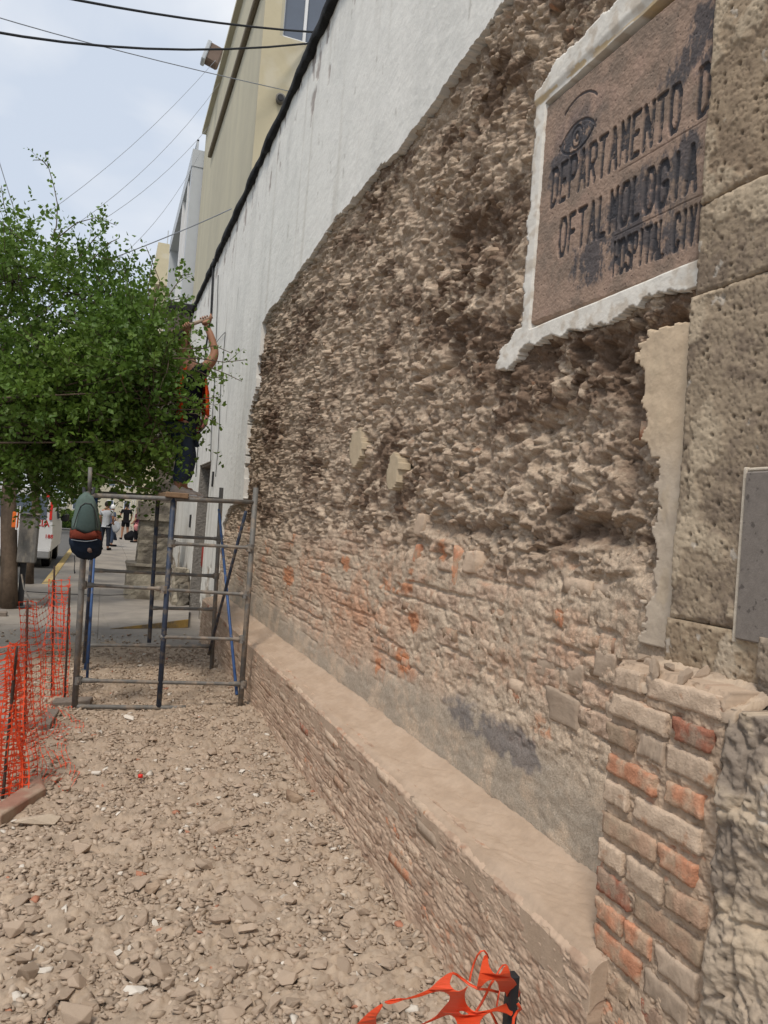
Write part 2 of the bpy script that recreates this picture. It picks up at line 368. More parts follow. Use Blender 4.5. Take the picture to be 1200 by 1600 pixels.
# ------------------------------------------------------------------ THE LONG WALL
W = 1.5
top_line = [(9.2, 1.72), (8.72, 1.80), (8.85, 2.72), (8.50, 3.08), (8.45, 3.72), (8.1, 3.80), (7.19, 3.80), (6.0, 3.90), (5.0, 3.88), (3.82, 3.87), (3.0, 3.97), (2.4, 4.25), (1.8, 4.3), (.9, 4.6)]
rub_poly = [(.3, .3), (10.4, .3), (10.2, 1.45), (9.7, 1.72)] + top_line + [(.3, 4.8)]
def Pw(px, py, X=W):
    q = P(px, py, x=X); return (q[1], q[2])
collar_poly = [(2.645, 2.42), (2.66, 3.35), (2.5, 3.41), (1.5, 3.38), (1.5, 2.34), (1.72, 2.33), (1.9, 2.36), (2.1, 2.32), (2.3, 2.34), (2.52, 2.35), (2.66, 2.34), (2.74, 2.27), (2.83, 2.30), (2.82, 2.36), (2.72, 2.40)]
def wall_masks(y, z):
    wn_ = fbm(y * 2.4, z * 2.4, 5, 11, .58) * .10 + fbm(y * 26, z * 26, 3, 12) * .022
    ry, rz = y + wn_, z + np.roll(wn_, 7, 0) * .8
    rub = pip(ry, rz, rub_poly)
    n2 = fbm(y * 14, z * 14, 4, 21) * .035; n3 = fbm(y * 14, z * 14, 4, 22) * .03
    col_ = pip(y + n2, z + n3, collar_poly)
    # small surviving skins of beige render
    n4 = fbm(y * 9, z * 9, 4, 31) * .09
    sk = np.zeros(y.shape, bool)
    for (px, py, ry_, rz_) in ((563, 700, .13, .13), (622, 738, .09, .11)):
        cy, cz = Pw(px, py); sk |= ((y - cy) / ry_) ** 2 + ((z - cz) / rz_) ** 2 + n4 * 6 < .8
    edge = 1.815 + .10 * sst(1.7, 2.15, z) + fbm(z * 7, y * 4, 5, 33, .65) * .13
    strip = (y < edge) & (z > 1.33) & (z < 2.24 + n2)
    return rub, col_, sk, strip
def rubble_fields(y, z):
    wy = y + .05 * fbm(y * 5, z * 5, 3, 41); wz = z + .05 * fbm(y * 5, z * 5, 3, 45)
    up = sst(1.38, 1.62, z + .22 * fbm(y * 1.3, z * 1.3, 4, 3))          # crumbling earth core above, mortar below
    low = 1 - sst(.72, .98, z + .14 * fbm(y * 1.6, z * 2, 4, 5) + .05 * (y > 3.9))       # grey render at the foot
    rr0 = wz + .10 * wy; f1, f2, c1 = worley(wy * 6.2, rr0 * 11.5, 51)
    g1, g2, c2 = worley(wy * 15 + 3, rr0 * 26, 55)
    k1, k2, c3 = worley(wy * 50, wz * 58, 58)
    lump = np.clip(1 - f1 * 1.15, 0, 1) ** .8 * (.35 + .65 * c1)
    lump2 = np.clip(1 - g1 * 1.2, 0, 1) * (.3 + .7 * c2)
    lump3 = np.clip(1 - k1 * 1.2, 0, 1)
    cav = sst(.06, .40, fbm(wy * 2.3, wz * 3.2, 5, 61, .6))
    cav2 = sst(.06, .42, fbm(wy * 9, wz * 11, 4, 66, .6)); bil = np.abs(fbm(wy * 13, wz * 16, 3, 68, .6)); bil2 = np.abs(fbm(y * 34, z * 38, 3, 69, .6))
    am = .55 + .9 * sst(-.25, .3, fbm(y * 1.6 + 9, z * 2.2, 4, 63)); hu = .046 * lump + .030 * lump2 * am + .004 * lump3 - .034 * cav - .036 * cav2 * am + .02 * fbm(y * 2, z * 2, 4, 71) + .012 * fbm(y * 40, z * 48, 3, 74, .7) + .034 * bil + .010 * bil2 - .048
    # lower zone: mortar with drips and brick courses just readable
    row = np.floor((z + .012 * fbm(y * 3, z * 3, 2, 80)) / .083); rz = (z + .012 * fbm(y * 3, z * 3, 2, 80)) / .083 - row
    by = y / .27 + .5 * (row % 2) + .2 * _h(row, row * 0, 4); bx = by - np.floor(by)
    joint = np.minimum(np.minimum(rz, 1 - rz) * .083, np.minimum(bx, 1 - bx) * .27)
    bid = _h(row, np.floor(by), 9)
    expose = sst(-.05, .22, fbm(y * 1.7, z * 2.6, 4, 83, .6) + .25 * (bid - .4))
    hm = .009 * lump2 + .006 * lump * .6 + .003 * lump3 + .020 * fbm(y * 3.2, z * 3.6, 5, 91, .62) + .011 * fbm(y * 26, z * 24, 4, 95, .7) + .008 * bil2 - .016 * cav2
    hm = hm - expose * .016 * (1 - sst(.004, .014, joint)) - .006
    hl = .006 * fbm(y * 4, z * 5, 5, 97) + .003 * fbm(y * 30, z * 30, 3, 98) + .012 + .006 * (f2 - f1)
    # a deep ragged hollow near the pilaster and another under the plaque
    def blob(cy, cz, ry, rz, k=1.):
        return np.exp(-(((y - cy) / ry) ** 2 + ((z - cz) / rz) ** 2)) * (1 + .9 * fbm(wy * 10, wz * 10, 4, 77)) * k
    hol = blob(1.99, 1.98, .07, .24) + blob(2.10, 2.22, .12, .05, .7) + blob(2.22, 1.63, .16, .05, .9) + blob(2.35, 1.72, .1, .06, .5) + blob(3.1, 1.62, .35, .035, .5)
    h = .85 * hm * (1 - up) + hu * up
    h = h * (1 - low) + hl * low - .060 * np.clip(hol, 0, 1.6)
    # colours: what the materials are
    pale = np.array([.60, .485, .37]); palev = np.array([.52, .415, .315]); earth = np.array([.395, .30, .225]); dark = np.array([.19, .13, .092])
    orange = np.array([.56, .23, .11]); pink = np.array([.52, .34, .25]); grey = np.array([.45, .385, .31]); char = np.array([.145, .135, .135])
    n1 = fbm(y * 4, z * 4, 5, 101, .6); n2 = fbm(y * 18, z * 18, 4, 105, .6); n3 = fbm(y * 1.2, z * 1.2, 4, 109)
    n5 = fbm(y * 42, z * 46, 3, 107, .7); cu = lerp(earth, palev, sst(-.25, .25, n1 * .8 + .8 * n2 + .25 * (c2 - .5) + .7 * n5))
    big_ = fbm(y * 1.1 + 4, z * 2.0, 4, 113, .5); cu = lerp(cu, dark, sst(-.02, .26, big_ * 1.35 + .35 * fbm(y * 5, z * 8, 4, 114, .6) + .30 * n2 + .16 * (c2 - .5) + .25 * n5 - .06) * .92)
    cu = lerp(cu, pale * 1.08, sst(.22, .45, n2 - n1 + .5 * (c1 - .5) + .5 * n5) * .75)
    cu = lerp(cu, orange * .85, (sst(.42, .55, n2 + .3 * n3) * (c2 > .72)) * .55)
    cm = lerp(palev, pale * 1.08, sst(-.3, .25, n1 + .5 * n2 + .4 * n5))
    cm = lerp(cm, earth * 1.05, sst(.14, .36, n1 * .7 - n2 * .6 + .5 * n5) * .6)
    br = sst(.10, .30, fbm(y * 1.5 + 2, z * 2.1, 4, 121, .6)) * (bid > .5) * sst(-.05, .28, n2 + .35 * expose + (bid - .6) * .3)
    cm = lerp(cm, pink, expose * .42 * (bid > .2) * sst(.002, .012, joint)); soft = sst(.02, .32, fbm(y * 1.1 + 1, z * 1.5, 4, 127) + .5 * n2 - .15 * np.abs(y - 4.4) / 2); zone_ = np.exp(-(((y - 4.6) / 1.8) ** 2 + ((z - 1.15) / .35) ** 2)); cm = lerp(cm, np.array([.58, .32, .20]), np.clip(soft * .35 + zone_ * sst(-.15, .3, fbm(y * 3 + 1, z * 5, 4, 128) + .6 * n2) * .55, 0, .8))
    cm = lerp(cm, orange, br * .75 * sst(.003, .010, joint))
    cl = lerp(grey, pale, sst(-.1, .3, n1 + .3 * n2))
    def stain(cy, cz, ry, rz): return np.exp(-(((y - cy) / ry) ** 2 + ((z - cz) / rz) ** 2))
    st = stain(2.50, .83, .28, .085) + .8 * stain(2.95, .84, .2, .09) + .45 * stain(3.35, .86, .2, .10)
    ch = sst(.42, .75, st * (1 + .9 * n2 + .8 * n1))
    c = cm * (1 - up[..., None]) + cu * up[..., None]
    c = c * (1 - low[..., None]) + cl * low[..., None]
    c = lerp(c, char * 1.3, ch * .8)
    # named orange patches seen on the wall
    for (px, py, a, b) in ((1010, 675, .035, .045), (872, 965, .04, .035), (712, 880, .03, .10), (630, 1035, .10, .06), (592, 1040, .06, .05), (645, 970, .09, .06), (450, 900, .25, .10), (690, 860, .05, .07), (540, 880, .12, .06)):
        cy, cz = Pw(px, py); q = stain(cy, cz, a, b) * (1 + 1.0 * n2)
        c = lerp(c, orange * (.9 + .2 * c2[..., None]), sst(.42, .62, q) * .8)
    # fine pale dust lying over the foot of the wall and darker colour in the hollows
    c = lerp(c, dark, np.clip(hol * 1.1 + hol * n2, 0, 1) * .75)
    return h, c
def wall_grid(y0, y1, px=1.15, z0=.50, z1=4.75):
    f_ = 768.0; ys = [y0]
    while ys[-1] < y1:
        y = ys[-1]; ys.append(y + min(.05, max(.0035, px * (y * y + W * W) / (W * f_))))
    ys = np.array(ys); return ys
ys = wall_grid(1.45, 10.3, 1.0)
nz_ = 780
tt = np.linspace(0, 1, nz_); zs = .50 + 4.2 * tt
Y, Z = np.meshgrid(ys, zs, indexing='ij')
rub, colr_, skn, strp = wall_masks(Y, Z)
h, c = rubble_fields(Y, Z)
flat = colr_ | skn | strp
h = np.where(flat, np.minimum(h, 0) - .02, h)
h = np.where(~rub, np.minimum(h, .018), h); inpl = (Y < 2.6) & (Y > 1.5) & (Z > 2.40) & (Z < 3.29); h = np.where(inpl, -.06, h)
V = np.stack([W - h, Y, Z], -1).reshape(-1, 3)
q = gridfaces(len(ys), nz_)
def qmask(mk):
    a = mk.reshape(-1); return a[q].any(1)
wall = thing('long_wall', 'tall white street wall stripped to crumbling brown rubble over most of its near half', 'wall', (W, 9, 0))
big = qmask(rub)
# grow by two cells so that the core runs under the edge of the render
gm = rub.copy()
for _ in range(9): gm = gm | np.roll(gm, 1, 0) | np.roll(gm, -1, 0) | np.roll(gm, 1, 1) | np.roll(gm, -1, 1)
kq = qmask(gm) & ~(qmask(inpl) & ~qmask(~inpl))
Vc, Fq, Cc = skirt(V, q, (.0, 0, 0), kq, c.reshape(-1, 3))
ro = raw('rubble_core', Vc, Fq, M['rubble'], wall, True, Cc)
# white render skins
def stucco_fields(y, z, base=(.78, .77, .73)):
    hs = .004 * fbm(y * 2.5, z * 2.5, 4, 131) + .0022 * fbm(y * 14, z * 14, 3, 135)
    cs = np.ones(y.shape + (3,)) * np.array(base)
    cs = lerp(cs, np.array([.68, .675, .64]), sst(.0, .4, fbm(y * 1.5, z * .35, 4, 139)) * .7); cs = lerp(cs, np.array([.42, .40, .36]), sst(.38, .46, fbm(y * 9, z * 2.6, 5, 137, .62)) * .55); cs = lerp(cs, np.array([.53, .505, .45]), sst(.12, .45, fbm(y * 5, z * .22, 4, 138)) * .5)
    return hs, cs
hs, cs = stucco_fields(Y, Z)
thick = np.where(Y > 0, .030, .03)
def near_edge(mk, n):
    e = ~mk
    for _ in range(n): e = e | np.roll(e, 1, 0) | np.roll(e, -1, 0) | np.roll(e, 1, 1) | np.roll(e, -1, 1)
    return e & mk
wm = ~rub
Vs = np.stack([W - thick - hs, Y, Z], -1).reshape(-1, 3)
V2, F2, C2 = skirt(Vs, q, (.085, 0, 0), ~big, cs.reshape(-1, 3), True)
raw('white_render', V2, F2, M['stucco'], wall, True, C2)
cm_ = colr_ & ~inpl
cw = np.ones(Y.shape + (3,)) * np.array([.74, .71, .65])
yel = (np.abs(Z - (3.315 - .035 * (2.6 - Y))) < .008 + .012 * fbm(Y * 12, Z * 12, 3, 141)) & (fbm(Y * 7, Z * 7, 3, 143) > -.25)
cw = lerp(cw, np.array([.56, .40, .19]), yel * .8)
grime = sst(-.02, .3, fbm(Y * 16, Z * 16, 4, 147)) * .6
cw = lerp(cw, np.array([.50, .42, .33]), grime)
hcw = .024 + .004 * fbm(Y * 9, Z * 9, 4, 149) + .010 * sst(.0, .03, Z - 3.30)
Vs = np.stack([W - hcw, Y, Z], -1).reshape(-1, 3)
V2, F2, C2 = skirt(Vs, q, (.055, 0, 0), qmask(cm_) & ~qmask(inpl & ~near_edge(inpl, 2)), cw.reshape(-1, 3))
raw('plaque_surround', V2, F2, M['stucco'], wall, True, C2)
ck = np.ones(Y.shape + (3,)) * np.array([.50, .41, .29])
V3, F3, C3 = skirt(np.stack([W - .034 - hs, Y, Z], -1).reshape(-1, 3), q, (.07, 0, 0), qmask(skn) & ~qmask(colr_), ck.reshape(-1, 3))
raw('beige_render_patch', V3, F3, M['dust'], wall, True, C3)
cst = lerp(np.array([.58, .46, .33]), np.array([.52, .44, .35]), sst(1.95, 1.75, Z + .1 * fbm(Y * 8, Z * 8, 3, 151)))
cst = lerp(cst, np.array([.52, .42, .30]), sst(.2, .4, fbm(Y * 10, Z * 6, 4, 153)) * .5)
V3, F3, C3 = skirt(np.stack([W - .014 - 2 * hs, Y, Z], -1).reshape(-1, 3), q, (.05, 0, 0), qmask(strp), cst.reshape(-1, 3))
raw('render_strip', V3, F3, M['dust'], wall, True, C3)

# far stretch of the wall, 10.3 m to 17.2 m, with the doorway; and the upper part above 4.7 m
def stuc_grid(ya, yb, za, zb, dy, dz, name, peel=None, X=W - .03):
    yy = np.arange(ya, yb + dy, dy); zz = np.arange(za, zb + dz, dz); yy[-1] = yb; zz[-1] = zb
    A, B = np.meshgrid(yy, zz, indexing='ij'); hh, cc = stucco_fields(A, B)
    if peel is not None: hh, cc = peel(A, B, hh, cc)
    Vg = np.stack([X - hh, A, B], -1).reshape(-1, 3); qq = gridfaces(len(yy), len(zz))
    Va, Fa, Ca = skirt(Vg, qq, (.25, 0, 0), None, cc.reshape(-1, 3), True)
    return raw(name, Va, Fa, M['stucco'], wall, True, Ca)
def peel_low(A, B, hh, cc):
    pm = sst(.0, .12, fbm(A * 1.3, B * 1.6, 5, 161, .6) - (B - .55) * .9)
    hh = hh - .02 * pm * (1 + fbm(A * 20, B * 20, 3, 163)); cc = lerp(cc, np.array([.36, .30, .235]), pm * .9)
    cc = lerp(cc, np.array([.30, .29, .27]), sst(.2, .45, fbm(A * 5, B * .8, 4, 165)) * .4); return hh, cc
def peel_top(A, B, hh, cc):
    n = fbm(A * 3.0, B * 1.2, 5, 171, .65); pm = sst(.06, .14, n - (5.93 - B) * .38)
    hh = hh - .006 * pm; cc = lerp(cc, np.array([.30, .25, .23]), pm * .8)
    sk_ = sst(.1, .5, fbm(A * 6, B * .5, 4, 175)) * sst(4.8, 5.9, B) * .35; cc = lerp(cc, np.array([.48, .46, .44]), sk_); return hh, cc
WT = 5.96
stuc_grid(10.3, 11.9, -.02, 4.7, .03, .03, 'white_render', peel_low)
stuc_grid(13.4, 17.2, -.02, 4.7, .03, .03, 'white_render', peel_low)
stuc_grid(11.9, 13.4, 2.41, 4.7, .03, .03, 'white_render')
stuc_grid(2.0, 17.2, 4.7, WT, .03, .02, 'white_render', peel_top)
mb = MB(); mb.box(W + .20, W + .42, -1.5, 11.9, 0, WT - .02); mb.box(W + .05, W + .42, 13.4, 17.2, 0, WT - .02); mb.box(W + .05, W + .42, 11.9, 13.4, 2.45, WT - .02)
mb.out('masonry', M['kerbg'], wall)
mb = MB(); mb.box(W - .01, W + .05, 17.0, 17.2, 0, 4.69); mb.out('wall_end', M['white'], wall)
# doorway
mb = MB(); mb.box(W - .02, 2.35, 13.36, 13.40, 0, 2.41); mb.box(W - .02, 2.35, 11.9, 11.94, 0, 2.41); dj = mb.out('door_jamb', M['pilstone'], wall)
dj.data.materials[0] = mat('rough_grey_jamb', (.24, .225, .205), var=.25, scale=14, bump=1.0, bscale=25, bdist=.03)
mb = MB(); mb.box(W + .62, W + .66, 11.94, 13.36, 0, 2.2); mb.out('door', mat('brown_door', (.11, .085, .07), var=.2), wall)
mb = MB(); mb.box(W, 2.3, 11.94, 13.36, 2.37, 2.41); mb.out('door_lintel', M['kerbg'], wall)
mb = MB(); mb.box(W - .055, W - .035, 14.0, 14.12, 1.33, 1.56); mb.box(W - .055, W - .03, 11.42, 11.47, 2.0, 2.22); mb.out('switch_box', M['blackpl'], wall)
# black felt edge along the top of the wall
yy = np.arange(1.5, 17.3, .06); rr = []
mb = MB()
ring = []
for y in yy:
    s_ = 1 + .25 * gn(np.array(y * 2.2), np.array(0.5), 5) ; dz = .02 * gn(np.array(y * 1.3), np.array(2.), 6); sag = .035 * gn(np.array(y * 5.), np.array(3.), 8)
    x0 = W - .085 * s_; zt = WT + .05 + dz; zb = WT - .075 * s_ + sag
    ring.append([(x0, y, zb), (x0 - .012, y, (zb + zt) / 2), (x0 + .01, y, zt), (W + .42, y, zt + .03), (W + .42, y, zt - .05), (W, y, zb)])
mb.rings(ring); mb.out('black_felt_coping', M['black'], wall, True)
# downspout cables on the far face of the wall
cab = thing('wall_cable', 'thick black cable hanging down the white wall beside the stone pilaster', 'cable', (W, 15.5, 3))
mb = MB(); a = P(333, 410, x=W - .06); pts = [P(*p, x=W - .055) for p in ((334, 405), (330, 490), (323, 535), (320, 560), (310, 690), (306, 745))]; mb.tube(pts, [.022, .02, .017, .01, .008, .008], 6); mb.out('cable', M['wire'], cab, True)
cab = thing('wall_cable', 'thin dark wire running down the white wall to the doorway lintel', 'cable', (W, 13.5, 3))
mb = MB(); pts = [P(*p, x=W - .05) for p in ((341, 430), (338, 520), (335, 600), (330, 680), (329, 720))]; mb.tube(pts, .006, 5); mb.out('cable', M['wire'], cab, True)
cab = thing('wall_cable', 'short looped wire on the white wall above the scaffold, nearest to the bare rubble', 'cable', (W, 10.5, 3))
mb = MB(); pts = [P(*p, x=W - .05) for p in ((338, 535), (346, 525), (352, 519), (350, 545), (345, 600), (341, 700), (337, 745))]; mb.tube(pts, .005, 5); mb.out('cable', M['wire'], cab, True)

# ------------------------------------------------------------------ bricks and stones showing in the wall (parts)
def lumpy_box(name, h, sub, amp, seed, m):
    nx, ny, nz = sub; bm = bmesh.new()
    V, Fs = [], []
    def face(o, u, v, nu, nv):
        b0 = len(V)
        for i in range(nu + 1):
            for j in range(nv + 1): V.append(o + u * (i / nu) + v * (j / nv))
        for i in range(nu):
            for j in range(nv): Fs.append([b0 + i * (nv + 1) + j, b0 + (i + 1) * (nv + 1) + j, b0 + (i + 1) * (nv + 1) + j + 1, b0 + i * (nv + 1) + j + 1])
    X_, Y_, Z_ = np.eye(3); o = -np.ones(3)
    face(o, 2 * Z_, 2 * Y_, nz, ny); face(o + 2 * X_, 2 * Y_, 2 * Z_, ny, nz)
    face(o, 2 * X_, 2 * Z_, nx, nz); face(o + 2 * Y_, 2 * Z_, 2 * X_, nz, nx)
    face(o, 2 * Y_, 2 * X_, ny, nx); face(o + 2 * Z_, 2 * X_, 2 * Y_, nx, ny)
    V = np.array(V); h = np.array(h)
    ph = V * h; r = min(h) * .16
    inner = np.clip(ph, -(h - r), h - r); dd = ph - inner; L = np.linalg.norm(dd, axis=1, keepdims=True)
    out = np.where(L > 1e-6, inner + dd / np.maximum(L, 1e-6) * np.minimum(L, r), ph)
    s_ = 1 / (min(h) * 2.2)
    nn = gn(out[:, 0] * s_ + seed, out[:, 1] * s_ + out[:, 2] * s_ * 1.7, seed) + .5 * gn(out[:, 1] * s_ * 2.3, out[:, 2] * s_ * 2.3 + out[:, 0] * s_, seed + 5)
    n2 = gn(out[:, 1] * s_ * .6, out[:, 2] * s_ + 3.3, seed + 9)
    n3 = gn(out[:, 0] * s_ * 5 + seed, out[:, 1] * s_ * 5 + out[:, 2] * s_ * 6, seed + 11); edge3 = (np.abs(V) > .9).sum(1) >= 2
    out = out * (1 + amp * (nn + (.35 if ny > 12 else .0) * n3)[:, None] - (.08 * edge3 * np.abs(n3))[:, None]) + np.stack([n2 * 0, n2, nn], -1) * min(h) * amp * .6
    for p in out: bm.verts.new(p)
    bm.verts.ensure_lookup_table()
    for f in Fs:
        try: bm.faces.new([bm.verts[i] for i in f])
        except ValueError: pass
    bmesh.ops.remove_doubles(bm, verts=bm.verts, dist=min(h) * .02); bmesh.ops.recalc_face_normals(bm, faces=bm.faces)
    me = bpy.data.meshes.new(name); bm.to_mesh(me); bm.free(); me.materials.append(m)
    for p in me.polygons: p.use_smooth = True
    return me
def inst(name, me, parent, loc, rot=(0, 0, 0), scale=(1, 1, 1), m=None):
    o = bpy.data.objects.new(name, me); COL.objects.link(o); o.parent = parent
    base = np.array(parent.location) if parent is not None else 0
    o.location = np.array(loc) - base; o.rotation_euler = rot; o.scale = scale
    if m is not None:
        o.material_slots[0].link = 'OBJECT'; o.material_slots[0].material = m
    return o
BR = [lumpy_box('brick_mesh', (.05, .125, .029), (1, 6, 2), .10, 20 + k, M['brick']) for k in range(5)]
NB = [lumpy_box('block_mesh', (.05, .06, .05), (2, 12, 10), .13, 130 + k, M['brick']) for k in range(3)]
def brick_at(parent, x, y, z, ly, lz, m, k=None, rx=None, proud=0):
    if lz > .075: return inst('brick' if ly < .06 or m != M['stone'] else 'stone', NB[random.randrange(3)], parent, (x + .05 - proud, y, z), (rx or 0, 0, 0), (1, ly / .12, lz / .10), m)
    me = BR[random.randrange(5) if k is None else k]
    return inst('brick', me, parent, (x + .05 - proud, y, z), (R_(random.uniform(-2.0, 2.0)) if rx is None else rx, 0, R_(random.uniform(-2, 2))), (1, ly / .25, lz / .058), m)
for (px, py, ly, lz, mm, rx, pr) in ((735, 878, .13, .10, 'brick_pale', 0, .012), (712, 885, .045, .17, 'brick_or', .1, .014), (1006, 672, .05, .06, 'brick_or', 0, .006), (872, 966, .07, .05, 'brick_or', .2, .012),
        (633, 1037, .12, .055, 'brick_or', 0, .010), (880, 1108, .19, .11, 'stone', -.02, .016), (898, 1055, .10, .085, 'stone', 0, .014), (852, 1040, .12, .09, 'stone', 0, .012), (945, 1040, .11, .09, 'stone', 0, .014), (960, 1130, .09, .10, 'stone', 0, .008),
        (650, 865, .06, .10, 'brick_or', .1, .008), (600, 1040, .08, .07, 'brick_or', 0, .008), (655, 820, .12, .12, 'brick_pale', .15, .008), (700, 990, .16, .055, 'brick', 0, .010), (780, 1020, .18, .055, 'brick', 0, .008), (665, 960, .16, .06, 'brick', 0, .008), (800, 1085, .1, .05, 'brick_or', 0, .008), (760, 1010, .14, .05, 'brick_pale', 0, .01)):
    q_ = P(px, py, x=W); brick_at(wall, W - .004, q_[1], q_[2], ly, lz, M[mm], rx=rx, proud=pr - .012)
r3 = random.Random(5)
for k in range(150):
    y = 2.0 + 6.4 * r3.random() ** 1.3; z = r3.uniform(.95, 1.5); ly = r3.uniform(.10, .24)
    yb = round(z / .083) * .083 - .04
    hh, _c2 = rubble_fields(np.array([[y]]), np.array([[yb]]))
    brick_at(wall, W - float(hh[0, 0]), y, yb, ly, r3.uniform(.045, .06), M[r3.choice(['brick', 'brick_pale', 'brick_pale', 'stone', 'brick', 'brick_or' if r3.random() < .35 else 'stone'])], proud=r3.uniform(-.016, .001))

def ico(sub, seed, amp, flat=(1, 1, 1), facet=True, cuts=5):
    bm = bmesh.new(); bmesh.ops.create_icosphere(bm, subdivisions=sub, radius=1)
    rg = np.random.default_rng(seed); V = np.array([v.co[:] for v in bm.verts])
    for _ in range(cuts + 4):                             # planar breaks
        n = rg.normal(size=3); n /= np.linalg.norm(n); d = rg.uniform(.42, .8); s = V @ n
        V = V - np.outer(np.maximum(s - d, 0), n) * .96
    V = V * (1 + amp * (gn(V[:, 0] * 2 + seed, V[:, 1] * 2 + V[:, 2] * 1.3, seed) + .6 * gn(V[:, 2] * 4.5, V[:, 0] * 4.5 + V[:, 1] * 3, seed + 2)))[:, None] * np.array(flat)
    for v, p in zip(bm.verts, V): v.co = p
    return bm
def shard(seed, npts, flat=(1, 1, 1), sub=0, amp=.03):
    rg = np.random.default_rng(seed); bm = bmesh.new(); p = rg.normal(size=(npts, 3)); p /= np.abs(p).max(1, keepdims=True) ** .6 * np.linalg.norm(p, axis=1, keepdims=True) ** .4
    p *= rg.uniform(.75, 1.05, (npts, 1))
    for q in p * np.array(flat): bm.verts.new(q)
    r = bmesh.ops.convex_hull(bm, input=bm.verts); bmesh.ops.delete(bm, geom=[g for g in r['geom_interior'] if isinstance(g, bmesh.types.BMVert)], context='VERTS')
    if sub:
        bmesh.ops.bevel(bm, geom=list(bm.edges), offset=.05, segments=1, affect='EDGES', clamp_overlap=True)
        bmesh.ops.triangulate(bm, faces=bm.faces)
        for v in bm.verts: v.co *= 1 + amp * float(gn(np.array(v.co.x * 3 + seed), np.array(v.co.y * 3 + v.co.z * 2), seed))
    bmesh.ops.recalc_face_normals(bm, faces=bm.faces); return bm
def shard_mesh(name, m, *a, **k):
    bm = shard(*a, **k); me = bpy.data.meshes.new(name); bm.to_mesh(me); bm.free(); me.materials.append(m); return me
def shard_arr(*a, **k):
    bm = shard(*a, **k); bmesh.ops.triangulate(bm, faces=bm.faces); bm.verts.ensure_lookup_table(); bm.verts.index_update()
    o = (np.array([v.co[:] for v in bm.verts]), np.array([[v.index for v in f.verts] for f in bm.faces])); bm.free(); return o
def ico_mesh(name, m, *a, smooth=True, **k):
    bm = ico(*a, **k); me = bpy.data.meshes.new(name); bm.to_mesh(me); bm.free(); me.materials.append(m)
    if smooth:
        for p in me.polygons: p.use_smooth = True
    return me
M['wstone'] = mat('wall_stone', (.36, .27, .195), var=.22, scale=40, bump=.8, bscale=90, bdist=.006, rnd=.25, spec=.1, color2=(.24, .165, .115), mixscale=10, mlo=.5, mhi=.65)
WS = [shard_mesh('stone_mesh', M['wstone'], 300 + k, 26, (.8, 1.15, .75), sub=1, amp=.12) for k in range(6)]
for k in range(115):
    y = 1.95 + 6.3 * r3.random() ** 1.6; z = r3.uniform(1.55, 3.75)
    if 1.5 < y < 2.95 and 2.2 < z < 3.5: continue
    hh, _c2 = rubble_fields(np.array([[y]]), np.array([[z]])); s_ = r3.uniform(.016, .042)
    inst('stone', WS[k % 6], wall, (W - float(hh[0, 0]) + s_ * .35, y, z), (r3.uniform(-.6, .3), r3.uniform(-.4, .4), r3.uniform(-.4, .4)), (s_, s_ * r3.uniform(1, 1.5), s_))

def ico0(seed): return shard_arr(seed, 9, (1, random.uniform(.6, 1.0), random.uniform(.45, .8)))
def wall_crumbs(n, seed, smin, smax, name, y1=8.5, z0=.85, z1=3.95):
    rg_ = np.random.default_rng(seed); y_ = 1.85 + (y1 - 1.85) * rg_.random(n) ** 1.5; z_ = rg_.uniform(z0, z1, n)
    r_, c_, s_, t_ = wall_masks(y_[:, None], z_[:, None]); ok = (r_ & ~c_ & ~s_ & ~t_)[:, 0] & ~((y_ < 2.62) & (z_ > 2.38) & (z_ < 3.4)); y_, z_ = y_[ok], z_[ok]
    hh, cc = rubble_fields(y_[:, None], z_[:, None]); hh = hh[:, 0]; cc = cc[:, 0]; S_ = smin + (smax - smin) * rg_.random(len(y_)) ** 2.5; ok2 = (z_ > 1.45) | (rg_.random(len(z_)) < .35); y_, z_, hh, cc, S_ = y_[ok2], z_[ok2], hh[ok2], cc[ok2], S_[ok2]; S_ *= np.where(z_ < 1.5, .6, 1)
    Vs_, Fs_, Cs_, off = [], [], [], 0; pid = rg_.integers(0, 6, len(y_))
    for k in range(6):
        m_ = pid == k; pv, pf = ico0(seed + k); nk = int(m_.sum()); a = rg_.uniform(0, 6.28, nk)[:, None]; b = rg_.uniform(0, 6.28, nk)[:, None]; v = pv[None] * S_[m_][:, None, None]
        x1 = v[..., 0] * np.cos(a) - v[..., 1] * np.sin(a); y1_ = v[..., 0] * np.sin(a) + v[..., 1] * np.cos(a); z1_ = y1_ * np.sin(b) + v[..., 2] * np.cos(b); y2_ = y1_ * np.cos(b) - v[..., 2] * np.sin(b)
        Vs_.append(np.stack([x1 + W - hh[m_][:, None] + S_[m_][:, None] * .3, y2_ + y_[m_][:, None], z1_ + z_[m_][:, None]], -1).reshape(-1, 3))
        Fs_.append((pf[None] + (np.arange(nk) * len(pv))[:, None, None] + off).reshape(-1, 3)); off += nk * len(pv); Cs_.append(np.repeat(cc[m_] * rg_.uniform(.85, 1.35, (nk, 1)), len(pv), 0))
    o = raw(name, np.concatenate(Vs_), np.concatenate(Fs_), M['rubble'], wall, False, np.concatenate(Cs_)); return tag(o, kind='stuff')
wall_crumbs(8000, 5, .003, .020, 'earth_crumbs')

